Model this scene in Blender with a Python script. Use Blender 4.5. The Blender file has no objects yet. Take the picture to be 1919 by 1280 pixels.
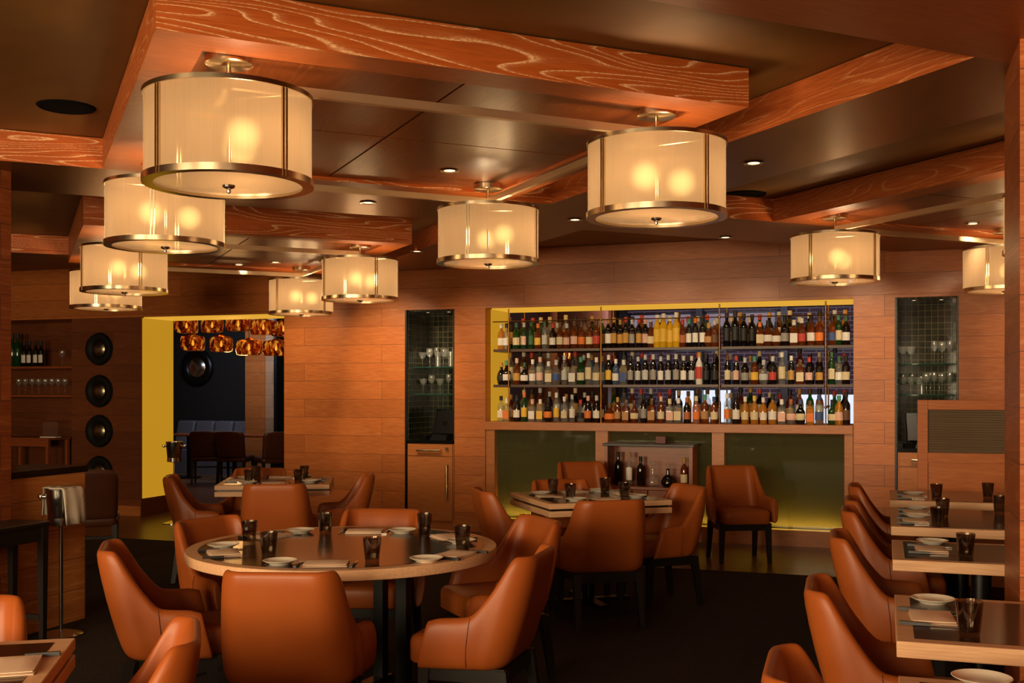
import bpy, bmesh, math, random
from mathutils import Matrix, Vector
random.seed(7)
C = bpy.context.scene.collection
R = math.radians
PI = math.pi

# ------------------------------------------------------------------ camera, world, daylight, exposure
F, HY, CZ = 2027.0, 728.0, 1.52                       # focal length (px), horizon row, eye height
cam = bpy.data.cameras.new('camera'); cam.sensor_width = 36.0; cam.lens = 36.0 * F / 1919.0
cam.shift_y = (HY - 640.0) / 1919.0; cam.clip_start = 0.05; cam.clip_end = 100
co = bpy.data.objects.new('camera', cam); C.objects.link(co)
co.location = (0, 0, CZ); co.rotation_euler = (PI / 2, 0, 0)
bpy.context.scene.camera = co
sc = bpy.context.scene
sc.view_settings.view_transform = 'Standard'; sc.view_settings.look = 'None'
sc.view_settings.gamma = 1.0; sc.view_settings.use_curve_mapping = False
sc.view_settings.exposure = 0.3
wd = bpy.data.worlds.new('world'); sc.world = wd; wd.use_nodes = True
wd.node_tree.nodes['Background'].inputs[0].default_value = (1.0, 0.62, 0.36, 1)
wd.node_tree.nodes['Background'].inputs[1].default_value = 0.02
try:
    sc.cycles.max_bounces = 7; sc.cycles.diffuse_bounces = 3; sc.cycles.glossy_bounces = 3
    sc.cycles.transmission_bounces = 4; sc.cycles.transparent_max_bounces = 14
    sc.cycles.caustics_reflective = False; sc.cycles.caustics_refractive = False
    sc.cycles.sample_clamp_indirect = 4.0
    sc.cycles.use_denoising = True
except Exception:
    pass

AW, AE = R(-19.0), R(24.5)                             # walls' frame and ceiling grid's frame
def rot2(a, x, y): return (x * math.cos(a) - y * math.sin(a), x * math.sin(a) + y * math.cos(a))
def W(x, y, z=0.0): p = rot2(AW, x, y); return Vector((p[0], p[1], z))
def E(x, y, z=0.0): p = rot2(AE, x, y); return Vector((p[0], p[1], z))
def G(px, py, z=0.0):                                  # place on the level z seen at a spot of the photo
    d = (CZ - z) * F / (py - HY); return Vector(((px - 960) / F * d, d, z))
def toW(p): q = rot2(-AW, p[0], p[1]); return Vector((q[0], q[1], p[2] if len(p) > 2 else 0))
YW = 10.73
def wx(px, y=YW):                                      # the wall frame's x of a picture column on the plane y
    r = (px - 960) / F; d = y / (0.32557 * r + 0.94552); return 0.94552 * r * d - 0.32557 * d

def area(name, loc, target, sx, sy, power, col, spread=PI):
    l = bpy.data.lights.new(name, 'AREA'); l.shape = 'RECTANGLE'; l.size = sx; l.size_y = sy; l.energy = power; l.color = col
    l.spread = spread
    o = bpy.data.objects.new(name, l); C.objects.link(o); o.location = loc
    o.rotation_euler = (Vector(target) - Vector(loc)).to_track_quat('-Z', 'Y').to_euler(); return o
WINS = [(-6.4, -4.0), (-2.9, -0.5), (0.5, 2.7)]        # windows of the wall behind the camera
DAY = (1.0, 0.73, 0.46)
for (a, b), pw in zip(WINS, (430, 370, 50)):
    area('daylight', W((a + b) / 2, -2.95, 1.8), W((a + b) / 2 + .8, 4.0, 1.3), b - a, 1.5, pw, DAY)

# ------------------------------------------------------------------ materials
MATS = {}
def S(h):                                              # sRGB 0..255 -> linear
    def f(c):
        c /= 255.0; return c / 12.92 if c <= 0.04045 else ((c + 0.055) / 1.055) ** 2.4
    return tuple(f(c) for c in h) + (1.0,)
class NT:
    def __init__(s, name):
        s.m = bpy.data.materials.new(name); s.m.use_nodes = True; s.t = s.m.node_tree; s.n = s.t.nodes; s.l = s.t.links
        s.b = s.n.get('Principled BSDF'); s.out = s.n.get('Material Output'); MATS[name] = s.m
    def node(s, ty, ins=None, **kw):
        n = s.n.new(ty)
        for k, v in kw.items(): setattr(n, k, v)
        for k, v in (ins or {}).items():
            if hasattr(v, 'is_output'): s.l.new(v, n.inputs[k])
            else: n.inputs[k].default_value = v
        return n
    def math(s, op, a, b=0.0, c=0.0):
        n = s.node('ShaderNodeMath', {0: a, 1: b, 2: c}, operation=op); return n.outputs[0]
    def mix(s, f, a, b, mode='MIX'):
        n = s.node('ShaderNodeMix', data_type='RGBA', blend_type=mode)
        for k, v in ((0, f), (6, a), (7, b)):
            if hasattr(v, 'is_output'): s.l.new(v, n.inputs[k])
            else: n.inputs[k].default_value = v
        return n.outputs[2]
    def ramp(s, f, stops):
        n = s.node('ShaderNodeValToRGB', {0: f}); e = n.color_ramp.elements
        while len(e) > 1: e.remove(e[-1])
        e[0].position = stops[0][0]; e[0].color = stops[0][1]
        for p, c in stops[1:]:
            k = e.new(p); k.color = c
        return n.outputs[0]
    def set(s, **kw):
        for k, v in kw.items():
            k = {'col': 'Base Color', 'rough': 'Roughness', 'metal': 'Metallic', 'nrm': 'Normal', 'spec': 'Specular IOR Level',
                 'coat': 'Coat Weight', 'coatr': 'Coat Roughness', 'sheen': 'Sheen Weight', 'em': 'Emission Color', 'ems': 'Emission Strength'}[k]
            if hasattr(v, 'is_output'): s.l.new(v, s.b.inputs[k])
            else: s.b.inputs[k].default_value = v
        return s.m
    def bump(s, h, st=0.2, d=0.01):
        return s.node('ShaderNodeBump', {'Height': h, 'Strength': st, 'Distance': d}).outputs[0]
    def obj(s): return s.node('ShaderNodeTexCoord').outputs['Object']

def plain(name, col, rough=0.5, metal=0.0, noise=0.0, nscale=20, **kw):
    t = NT(name)
    if noise:
        n = t.node('ShaderNodeTexNoise', {'Vector': t.obj(), 'Scale': nscale, 'Detail': 4.0})
        c = t.mix(n.outputs['Fac'], tuple(x * (1 - noise) for x in col[:3]) + (1,), tuple(min(1, x * (1 + noise)) for x in col[:3]) + (1,))
        t.set(col=c)
    else: t.set(col=col)
    t.set(rough=rough, metal=metal, **kw); return t.m

def wood(name, c1, c2, line, u, v, boards=None, lines=9.0, amount=0.35, rough=0.38, coat=0.15, var=0.28, freq=1.0, seed=0.0, stretch=0.26):
    t = NT(name); o = t.obj()
    sp = t.node('ShaderNodeSeparateXYZ', {0: o}); w = [a for a in 'XYZ' if a not in (u, v)][0]
    U, V, Wc = sp.outputs[u], sp.outputs[v], sp.outputs[w]
    hgt = None
    rnd = seed
    if boards:
        vec = t.node('ShaderNodeCombineXYZ', {0: U, 1: V, 2: 0.0}).outputs[0]
        br = t.node('ShaderNodeTexBrick', {'Vector': vec, 'Color1': (0, 0, 0, 1), 'Color2': (1, 1, 1, 1), 'Mortar': (0.5, 0.5, 0.5, 1), 'Scale': 1.0,
                    'Mortar Size': 0.0022, 'Mortar Smooth': 0.1, 'Bias': 0.0, 'Brick Width': boards[0], 'Row Height': boards[1]}, offset=0.37, offset_frequency=2)
        rnd = t.node('ShaderNodeSeparateColor', {0: br.outputs['Color']}).outputs[0]; hgt = br.outputs['Fac']
    V2 = t.math('MULTIPLY_ADD', V, 2.4 * freq, t.math('MULTIPLY', rnd, 9.0) if boards else seed)
    g = t.node('ShaderNodeCombineXYZ', {0: t.math('MULTIPLY', U, stretch * freq), 1: V2, 2: t.math('MULTIPLY', Wc, 2.4 * freq)}).outputs[0]
    n1 = t.node('ShaderNodeTexNoise', {'Vector': g, 'Scale': 1.3, 'Detail': 2.0, 'Roughness': 0.42, 'Distortion': 0.2}).outputs['Fac']
    fr = t.math('FRACT', t.math('MULTIPLY', n1, lines * 1.6))
    ln = t.ramp(fr, [(0.0, (1, 1, 1, 1)), (0.09, (0.45, 0.45, 0.45, 1)), (0.16, (0.1, 0.1, 0.1, 1)), (0.40, (0, 0, 0, 1)), (0.93, (0, 0, 0, 1)), (1.0, (1, 1, 1, 1))])
    f = t.node('ShaderNodeCombineXYZ', {0: t.math('MULTIPLY', U, 7.0), 1: t.math('MULTIPLY', V, 170.0), 2: t.math('MULTIPLY', Wc, 170.0)}).outputs[0]
    n2 = t.node('ShaderNodeTexNoise', {'Vector': f, 'Scale': 1.0, 'Detail': 2.0}).outputs['Fac']
    f3 = t.node('ShaderNodeCombineXYZ', {0: t.math('MULTIPLY', U, 60.0), 1: t.math('MULTIPLY', V, 260.0), 2: t.math('MULTIPLY', Wc, 260.0)}).outputs[0]
    n3 = t.node('ShaderNodeTexNoise', {'Vector': f3, 'Scale': 1.0, 'Detail': 1.0}).outputs['Fac']
    col = t.mix(t.ramp(n2, [(0.3, (0, 0, 0, 1)), (0.7, (1, 1, 1, 1))]), c1, c2)
    if boards:
        k = t.math('MULTIPLY_ADD', rnd, var, 1.0 - var * 0.55)
        col = t.mix(1.0, col, t.node('ShaderNodeCombineColor', {0: k, 1: k, 2: k}).outputs[0], 'MULTIPLY')
    lf = t.math('MULTIPLY', t.math('MULTIPLY', ln, amount), t.math('MULTIPLY_ADD', t.ramp(n3, [(0.35, (0, 0, 0, 1)), (0.6, (1, 1, 1, 1))]), 0.75, 0.25))
    col = t.mix(lf, col, line)
    if boards:
        col = t.mix(t.math('MULTIPLY', hgt, 0.72), col, (0.03, 0.012, 0.005, 1))
    t.set(col=col, rough=rough, coat=coat * .4, coatr=0.3, spec=0.32)
    h = t.math('MULTIPLY', n2, 0.12)
    if boards: h = t.math('SUBTRACT', h, hgt)
    t.set(nrm=t.bump(h, 0.25, 0.004))
    return t.m

OR1, OR2, ORL = S((160, 74, 27)), S((184, 90, 35)), S((250, 200, 148))
WALL1, WALL2 = S((154, 82, 36)), S((182, 106, 52))
BL = (2.6, 0.2)
m_wall = wood('wall_boards', WALL1, WALL2, S((196, 132, 84)), 'X', 'Z', BL, lines=7, amount=0.28, rough=0.33, coat=0.2)
m_wall_side = wood('wall_boards_side', WALL1, WALL2, S((190, 124, 78)), 'Y', 'Z', (3.0, 0.2), lines=8, amount=0.3, rough=0.4)
m_part = wood('partition_boards', S((178, 106, 52)), S((204, 130, 68)), S((236, 186, 120)), 'Y', 'Z', (5.0, 0.205), lines=9, amount=0.45, rough=0.4, var=0.15)
m_col_shaded = wood('column_boards_shaded', S((120, 58, 26)), S((150, 76, 34)), S((204, 128, 76)), 'Y', 'Z', (5.0, 0.207), lines=10, amount=0.35, rough=0.4)  # darker copy of the column boards: shade on the side faces put into the colour
m_col_lit = wood('column_boards_lit', S((170, 84, 34)), S((200, 106, 46)), S((236, 170, 110)), 'X', 'Z', (5.0, 0.207), lines=10, amount=0.35, rough=0.4)  # lighter copy of the same boards: light on the front put into the colour
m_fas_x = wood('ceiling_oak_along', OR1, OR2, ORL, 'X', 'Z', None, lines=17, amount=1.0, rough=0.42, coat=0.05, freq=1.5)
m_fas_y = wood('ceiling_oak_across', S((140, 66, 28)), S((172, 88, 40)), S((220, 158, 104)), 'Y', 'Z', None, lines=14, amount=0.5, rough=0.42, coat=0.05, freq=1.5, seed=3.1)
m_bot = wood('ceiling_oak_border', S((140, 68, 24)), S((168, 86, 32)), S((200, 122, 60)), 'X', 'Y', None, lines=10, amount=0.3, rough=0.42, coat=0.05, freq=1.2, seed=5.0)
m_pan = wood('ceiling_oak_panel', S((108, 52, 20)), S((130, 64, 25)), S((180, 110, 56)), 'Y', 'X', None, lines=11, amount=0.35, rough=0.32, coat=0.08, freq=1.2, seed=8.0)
m_soffit = wood('ceiling_oak_soffit', S((140, 70, 32)), S((166, 86, 40)), S((190, 116, 64)), 'X', 'Y', None, lines=10, amount=0.25, rough=0.4, freq=1.0, seed=2.0)
m_screen = wood('screen_oak', S((176, 94, 36)), S((202, 114, 48)), S((224, 152, 84)), 'X', 'Z', None, lines=8, amount=0.25, rough=0.4)
m_case = wood('cabinet_oak', S((150, 86, 40)), S((178, 108, 54)), S((180, 116, 70)), 'X', 'Z', None, lines=9, amount=0.2, rough=0.36, seed=4.4)
m_mahog = wood('mahogany', S((122, 58, 24)), S((150, 76, 34)), S((168, 96, 52)), 'X', 'Z', None, lines=7, amount=0.2, rough=0.3, seed=1.4)
m_shelf = wood('dark_shelf_wood', S((58, 34, 22)), S((78, 48, 30)), S((96, 62, 42)), 'X', 'Y', None, lines=7, amount=0.2, rough=0.35, seed=2.4)
m_edge = wood('table_edge_oak', S((210, 160, 118)), S((228, 182, 140)), S((240, 204, 166)), 'X', 'Y', None, lines=10, amount=0.25, rough=0.45, seed=6.2)
m_top = wood('table_top_walnut', S((44, 23, 13)), S((60, 32, 18)), S((74, 42, 26)), 'X', 'Y', None, lines=8, amount=0.25, rough=0.16, coat=0.0, seed=7.7)
m_woodfloor = wood('floor_boards', S((96, 62, 36)), S((124, 84, 50)), S((150, 108, 70)), 'X', 'Y', (1.6, 0.14), lines=7, amount=0.2, rough=0.3)

t = NT('bronze_paint')
n = t.node('ShaderNodeTexNoise', {'Vector': t.obj(), 'Scale': 3.0, 'Detail': 5.0})
t.set(col=t.mix(n.outputs['Fac'], S((118, 72, 28)), S((146, 92, 38))), rough=0.36, metal=0.75); m_bronze = t.m
m_dark_ceiling = plain('dark_ceiling', S((126, 86, 38)), 0.56, 0.4, noise=0.2, nscale=4)
t = NT('carpet')
n = t.node('ShaderNodeTexNoise', {'Vector': t.obj(), 'Scale': 130.0, 'Detail': 3.0})
n2 = t.node('ShaderNodeTexNoise', {'Vector': t.obj(), 'Scale': 9.0, 'Detail': 3.0})
c = t.mix(t.ramp(n.outputs['Fac'], [(0.35, (0, 0, 0, 1)), (0.7, (1, 1, 1, 1))]), S((32, 27, 25)), S((80, 68, 64)))
c = t.mix(t.math('MULTIPLY', n2.outputs['Fac'], 0.5), c, S((32, 25, 22)))
t.set(col=c, rough=0.95, spec=0.1, nrm=t.bump(n.outputs['Fac'], 0.5, 0.01)); m_carpet = t.m
t = NT('tan_leather')
o = t.obj()
v = t.node('ShaderNodeTexVoronoi', {'Vector': o, 'Scale': 260.0})
n = t.node('ShaderNodeTexNoise', {'Vector': o, 'Scale': 5.0, 'Detail': 4.0})
t.set(col=t.mix(n.outputs['Fac'], S((148, 72, 26)), S((170, 88, 35))), rough=t.math('MULTIPLY_ADD', n.outputs['Fac'], 0.12, 0.36), spec=0.36,
      nrm=t.bump(v.outputs['Distance'], 0.06, 0.002)); m_leather = t.m
m_seam = plain('leather_seam', S((92, 40, 16)), 0.6)
m_brown_leather = plain('brown_leather', S((74, 38, 22)), 0.38, noise=0.15, nscale=6)
m_grey_leather = plain('grey_leather', S((96, 92, 96)), 0.35, noise=0.2, nscale=5)
m_ebony = plain('ebonised_wood', S((24, 17, 13)), 0.4, noise=0.3, nscale=30)
m_black = plain('black_lacquer', S((10, 9, 8)), 0.35)
m_black_stone = plain('black_stone', S((16, 15, 14)), 0.12, noise=0.3, nscale=40)
m_nickel = plain('brushed_nickel', S((214, 194, 162)), 0.22, 1.0, noise=0.08, nscale=60)
m_nickel_bar = plain('brushed_bar', S((224, 198, 160)), 0.42, 0.9, noise=0.05, nscale=60)
m_brass = plain('aged_brass', S((138, 100, 54)), 0.32, 1.0, noise=0.15, nscale=30)
m_steel = plain('polished_steel', S((205, 200, 192)), 0.16, 1.0, noise=0.03)
m_chrome_mirror = plain('mirror', S((236, 230, 220)), 0.2, 1.0, noise=0.03, nscale=2)
m_dim_mirror = plain('dim_mirror', S((150, 138, 108)), 0.3, 1.0, noise=0.1, nscale=2)
m_white = plain('white_china', S((236, 226, 208)), 0.2, noise=0.02)
m_linen = plain('linen', S((240, 208, 178)), 0.85, noise=0.05, nscale=80)
m_towel = plain('white_towel', S((206, 192, 172)), 0.9, noise=0.06, nscale=60)
m_mesh_black = plain('speaker_mesh', S((12, 11, 10)), 0.9, spec=0.05)
m_matt_black = plain('matt_black', S((13, 12, 11)), 0.62, spec=0.25)
m_red = plain('dark_red_card', S((92, 26, 20)), 0.5)

def glow(name, col, strength):
    t = NT(name); n = t.node('ShaderNodeTexNoise', {'Vector': t.obj(), 'Scale': 1.1, 'Detail': 1.0})
    t.set(col=(0.05, 0.04, 0.01, 1), em=t.mix(n.outputs['Fac'], tuple(x * 0.92 for x in col[:3]) + (1,), col), ems=strength, rough=0.5, spec=0.05); return t.m
m_yellow = glow('yellow_lit_glass', S((206, 150, 34)), 0.68)
m_led = glow('amber_led', S((255, 190, 60)), 1.2)
m_cove = glow('cove_light', S((222, 164, 52)), 0.85)
m_sky = glow('overcast_daylight', S((208, 214, 232)), 1.1)
m_skyband = glow('pale_daylight_band', S((150, 132, 150)), 0.6)
def bulb_mat():
    t = NT('frosted_bulb'); t.n.remove(t.b)
    f = t.math('POWER', t.math('SUBTRACT', 1.0, t.node('ShaderNodeLayerWeight', {'Blend': 0.5}).outputs['Facing']), 2.2)
    em = t.node('ShaderNodeEmission', {0: S((255, 214, 130)), 1: t.math('MULTIPLY', f, 3.2)}).outputs[0]
    tp = t.node('ShaderNodeBsdfTransparent').outputs[0]
    t.l.new(t.node('ShaderNodeMixShader', {0: f, 1: tp, 2: em}).outputs[0], t.out.inputs[0]); return t.m
m_bulb = bulb_mat()
m_flame = glow('warm_lamp_shade', S((255, 190, 100)), 1.2)
m_spot = glow('downlight_bulb', S((255, 214, 160)), 3.0)

def fake_glass(name, tint, gloss=0.35, body=0.0, bodycol=(0, 0, 0, 1), rough=0.03, spec=(1, 1, 1, 1), base=0.045):
    t = NT(name); t.n.remove(t.b)
    tr = t.node('ShaderNodeBsdfTransparent', {0: tint}).outputs[0]
    if body:
        df = t.node('ShaderNodeBsdfDiffuse', {0: bodycol}).outputs[0]
        tr = t.node('ShaderNodeMixShader', {0: body, 1: tr, 2: df}).outputs[0]
    gl = t.node('ShaderNodeBsdfGlossy', {0: spec, 'Roughness': rough}).outputs[0]
    fc = t.node('ShaderNodeLayerWeight', {'Blend': 0.5}).outputs['Facing']
    lw = t.math('MULTIPLY_ADD', t.math('POWER', fc, 3.0), gloss * 1.6, base)
    t.l.new(t.node('ShaderNodeMixShader', {0: lw, 1: tr, 2: gl}).outputs[0], t.out.inputs[0]); return t.m
m_clear = fake_glass('clear_glass', (0.93, 0.95, 0.93, 1), 0.22)
m_stem = fake_glass('crystal', (0.97, 0.97, 0.96, 1), 0.50, 0.07, S((200, 196, 186)))
m_smoke = fake_glass('smoked_glass', (0.60, 0.54, 0.48, 1), 0.45, 0.04, S((40, 30, 24)), base=0.12)
m_green_edge = fake_glass('green_glass_shelf', (0.30, 0.62, 0.50, 1), 0.3, 0.25, S((60, 120, 100)))
m_amber_pend = None

def shade_mat(nm='lamp_shade', em_k=1.0, tp_k=0.24):
    t = NT(nm); t.n.remove(t.b); o = t.obj()
    sp = t.node('ShaderNodeSeparateXYZ', {0: o})
    n = t.node('ShaderNodeTexNoise', {'Vector': t.node('ShaderNodeMapping', {'Vector': o, 'Scale': (160, 160, 4)}).outputs[0], 'Scale': 1.0, 'Detail': 2.0}).outputs['Fac']
    col = t.mix(n, S((134, 108, 80)), S((150, 124, 94)))
    tl = t.node('ShaderNodeBsdfTranslucent', {0: col}).outputs[0]
    df = t.node('ShaderNodeBsdfDiffuse', {0: col}).outputs[0]
    a = t.node('ShaderNodeMixShader', {0: 0.3, 1: tl, 2: df}).outputs[0]
    gl = t.node('ShaderNodeBsdfGlossy', {0: (1, 1, 1, 1), 'Roughness': 0.12}).outputs[0]
    lw = t.node('ShaderNodeLayerWeight', {'Blend': 0.12}).outputs['Fresnel']
    a = t.node('ShaderNodeMixShader', {0: lw, 1: a, 2: gl}).outputs[0]
    em = t.node('ShaderNodeEmission', {0: S((255, 200, 136)), 1: 0.17 * em_k}).outputs[0]
    a = t.node('ShaderNodeAddShader', {0: a, 1: em}).outputs[0]
    tp = t.node('ShaderNodeBsdfTransparent', {0: (1.0, 0.92, 0.80, 1)}).outputs[0]
    a = t.node('ShaderNodeMixShader', {0: tp_k, 1: a, 2: tp}).outputs[0]
    t.l.new(a, t.out.inputs[0]); return t.m
m_shade = shade_mat(); m_diff = shade_mat('lamp_diffuser', 0.75, 0.12)

def tile_mat():
    t = NT('mosaic_tile'); o = t.obj(); sp = t.node('ShaderNodeSeparateXYZ', {0: o})
    vec = t.node('ShaderNodeCombineXYZ', {0: t.math('ADD', sp.outputs['X'], sp.outputs['Y']), 1: sp.outputs['Z'], 2: 0.0}).outputs[0]
    br = t.node('ShaderNodeTexBrick', {'Vector': vec, 'Color1': S((26, 28, 20)), 'Color2': S((46, 46, 32)), 'Mortar': S((104, 94, 66)), 'Scale': 1.0,
         'Mortar Size': 0.003, 'Brick Width': 0.06, 'Row Height': 0.06}, offset=0.0)
    t.set(col=br.outputs['Color'], rough=0.12, nrm=t.bump(br.outputs['Fac'], -0.3, 0.003)); return t.m
m_tile = tile_mat()
def brick_mat():
    t = NT('painted_brick'); o = t.obj(); sp = t.node('ShaderNodeSeparateXYZ', {0: o})
    vec = t.node('ShaderNodeCombineXYZ', {0: sp.outputs['X'], 1: sp.outputs['Z'], 2: 0.0}).outputs[0]
    br = t.node('ShaderNodeTexBrick', {'Vector': vec, 'Color1': S((74, 54, 62)), 'Color2': S((96, 72, 80)), 'Mortar': S((150, 136, 144)), 'Scale': 1.0,
         'Mortar Size': 0.009, 'Brick Width': 0.23, 'Row Height': 0.08}, offset=0.5)
    t.set(col=br.outputs['Color'], rough=0.8, nrm=t.bump(br.outputs['Fac'], -0.5, 0.01)); return t.m
m_brick = brick_mat()
def olive_mat():
    t = NT('olive_glass')
    t.set(col=S((88, 88, 64)), rough=0.6); return t.m
m_olive = olive_mat()
m_olive_pane = fake_glass('olive_glass_pane', (0.80, 0.80, 0.66, 1), 0.16, 0.18, S((86, 88, 66)))
def reeded_mat():
    t = NT('reeded_glass'); o = t.obj(); sp = t.node('ShaderNodeSeparateXYZ', {0: o})
    s = t.math('SINE', t.math('MULTIPLY', sp.outputs['Z'], 330.0))
    n = t.node('ShaderNodeTexNoise', {'Vector': t.node('ShaderNodeMapping', {'Vector': o, 'Scale': (2, 2, 90)}).outputs[0], 'Scale': 1.0, 'Detail': 2.0}).outputs['Fac']
    t.set(col=t.mix(n, S((84, 68, 50)), S((120, 100, 76))), rough=0.2, nrm=t.bump(s, 0.35, 0.003)); return t.m
m_reed = reeded_mat()
def amber_mat():
    t = NT('amber_pendant_glass'); t.n.remove(t.b); o = t.obj()
    n = t.node('ShaderNodeTexNoise', {'Vector': t.node('ShaderNodeMapping', {'Vector': o, 'Scale': (16, 16, 9)}).outputs[0], 'Scale': 1.0, 'Detail': 3.0, 'Distortion': 1.0}).outputs['Fac']
    tr = t.node('ShaderNodeBsdfTransparent', {0: (0.80, 0.34, 0.08, 1)}).outputs[0]
    em = t.node('ShaderNodeEmission', {0: t.ramp(n, [(0.46, S((44, 12, 3))), (0.56, S((186, 66, 10))), (0.64, S((255, 186, 60)))]), 1: 0.9}).outputs[0]
    gl = t.node('ShaderNodeBsdfGlossy', {0: (1, 0.8, 0.6, 1), 'Roughness': 0.06}).outputs[0]
    a = t.node('ShaderNodeMixShader', {0: 0.42, 1: tr, 2: em}).outputs[0]
    a = t.node('ShaderNodeMixShader', {0: t.node('ShaderNodeLayerWeight', {'Blend': 0.2}).outputs['Fresnel'], 1: a, 2: gl}).outputs[0]
    t.l.new(a, t.out.inputs[0]); return t.m
m_amber_pend = amber_mat()

# ------------------------------------------------------------------ mesh helpers
class MB:
    def __init__(s): s.v = []; s.f = []; s.m = []
    def quadbox(s, p, mi=0):                            # 8 corners: bottom 4 ccw, top 4 ccw
        b = len(s.v); s.v += [tuple(q) for q in p]
        fs = [(3, 2, 1, 0), (4, 5, 6, 7), (0, 1, 5, 4), (1, 2, 6, 5), (2, 3, 7, 6), (3, 0, 4, 7)]
        for k, f in enumerate(fs):
            s.f.append(tuple(b + i for i in f)); s.m.append(mi[k] if isinstance(mi, (tuple, list)) else mi)
        return s
    def box(s, x0, x1, y0, y1, z0, z1, mi=0):           # mi: index, or (bottom, top, front -y, right +x, back +y, left -x)
        return s.quadbox([(x0, y0, z0), (x1, y0, z0), (x1, y1, z0), (x0, y1, z0), (x0, y0, z1), (x1, y0, z1), (x1, y1, z1), (x0, y1, z1)], mi)
    def lathe(s, prof, n=24, mi=0, cx=0, cy=0, a0=0.0, a1=2 * PI, sx=1.0, sy=1.0, sq=0.0):
        full = abs(a1 - a0 - 2 * PI) < 1e-6; k = n if full else n + 1; b = len(s.v)
        for r, z in prof:
            for i in range(k):
                a = a0 + (a1 - a0) * i / n; c_, s_ = math.cos(a), math.sin(a); q = 1.0
                if sq: q = 1.0 / (abs(c_) ** sq + abs(s_) ** sq) ** (1.0 / sq)
                s.v.append((cx + r * c_ * q * sx, cy + r * s_ * q * sy, z))
        for j in range(len(prof) - 1):
            for i in range(n):
                i2 = (i + 1) % k
                s.f.append((b + j * k + i, b + j * k + i2, b + (j + 1) * k + i2, b + (j + 1) * k + i)); s.m.append(mi)
        return s
    def disc(s, r, z, n=24, mi=0, cx=0, cy=0, up=True, sq=0.0):
        b = len(s.v)
        for i in range(n):
            a = 2 * PI * i / n; c_, s_ = math.cos(a), math.sin(a); q = 1.0
            if sq: q = 1.0 / (abs(c_) ** sq + abs(s_) ** sq) ** (1.0 / sq)
            s.v.append((cx + r * c_ * q, cy + r * s_ * q, z))
        ids = tuple(range(b, b + n)); s.f.append(ids if up else ids[::-1]); s.m.append(mi); return s
    def cyl(s, r, z0, z1, n=20, mi=0, cx=0, cy=0, r1=None):
        r1 = r if r1 is None else r1
        s.lathe([(r, z0), (r1, z1)], n, mi, cx, cy); s.disc(r, z0, n, mi, cx, cy, False); s.disc(r1, z1, n, mi, cx, cy, True); return s
    def tube(s, pts, r, n=8, mi=0, cap=True):
        pts = [Vector(p) for p in pts]; b = len(s.v); up = Vector((0, 0, 1)); prev = None
        for i, p in enumerate(pts):
            d = (pts[min(i + 1, len(pts) - 1)] - pts[max(i - 1, 0)]).normalized()
            ref = up if abs(d.z) < 0.95 else Vector((1, 0, 0))
            if prev is None: a = d.cross(ref).normalized()
            else: a = (prev - d * prev.dot(d)).normalized()
            prev = a; c_ = d.cross(a); rr = r[i] if isinstance(r, (list, tuple)) else r
            for k in range(n):
                an = 2 * PI * k / n; q = p + a * (rr * math.cos(an)) + c_ * (rr * math.sin(an)); s.v.append(tuple(q))
        for i in range(len(pts) - 1):
            for k in range(n):
                k2 = (k + 1) % n; s.f.append((b + i * n + k, b + i * n + k2, b + (i + 1) * n + k2, b + (i + 1) * n + k)); s.m.append(mi)
        if cap:
            s.f.append(tuple(b + k for k in range(n))[::-1]); s.m.append(mi)
            e = b + (len(pts) - 1) * n; s.f.append(tuple(e + k for k in range(n))); s.m.append(mi)
        return s
    def prism(s, poly, z0, z1, mside=0, mbot=0, mtop=0):
        b = len(s.v); n = len(poly); s.v += [(p[0], p[1], z0) for p in poly] + [(p[0], p[1], z1) for p in poly]
        s.f.append(tuple(range(b, b + n))[::-1]); s.m.append(mbot); s.f.append(tuple(range(b + n, b + 2 * n))); s.m.append(mtop)
        for i in range(n):
            j = (i + 1) % n; s.f.append((b + i, b + j, b + n + j, b + n + i)); s.m.append(mside[i] if isinstance(mside, (list, tuple)) else mside)
        return s
    def mesh(s, name, mats, smooth=False, fix=True):
        me = bpy.data.meshes.new(name); me.from_pydata(s.v, [], s.f)
        mats = mats if isinstance(mats, (list, tuple)) else [mats]
        for m in mats: me.materials.append(m)
        me.polygons.foreach_set('material_index', s.m)
        if fix:
            bm = bmesh.new(); bm.from_mesh(me); bmesh.ops.recalc_face_normals(bm, faces=bm.faces); bm.to_mesh(me); bm.free()
        if smooth:
            me.polygons.foreach_set('use_smooth', [True] * len(me.polygons)); me.set_sharp_from_angle(angle=R(smooth if smooth is not True else 40))
        me.update(); return me
    def build(s, name, mats, parent=None, loc=(0, 0, 0), rz=0.0, smooth=False):
        return link(name, s.mesh(name, mats, smooth), parent, loc, rz)
def link(name, me, parent=None, loc=(0, 0, 0), rz=0.0):
    o = bpy.data.objects.new(name, me); C.objects.link(o); o.location = loc; o.rotation_euler = (0, 0, rz)
    if parent: o.parent = parent
    return o
def bevel(o, w=0.004, seg=2):
    m = o.modifiers.new('bevel', 'BEVEL'); m.width = w; m.segments = seg; m.limit_method = 'ANGLE'; m.angle_limit = R(40); return o
def subsurf(o, lv=1):
    m = o.modifiers.new('sub', 'SUBSURF'); m.levels = lv; m.render_levels = lv; return o
def tag(o, label, cat, group=None):
    o['label'] = label; o['category'] = cat
    if group: o['group'] = group
    return o
def thing(name, label, cat, loc=(0, 0, 0), rz=0.0, group=None):
    o = bpy.data.objects.new(name, None); C.objects.link(o); o.location = loc; o.rotation_euler = (0, 0, rz); o.empty_display_size = 0.1
    return tag(o, label, cat, group)
def struct(o): o['kind'] = 'structure'; return o
KIDS = {}
def kids(o): return [c for c in C.objects if c.parent == o]
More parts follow.
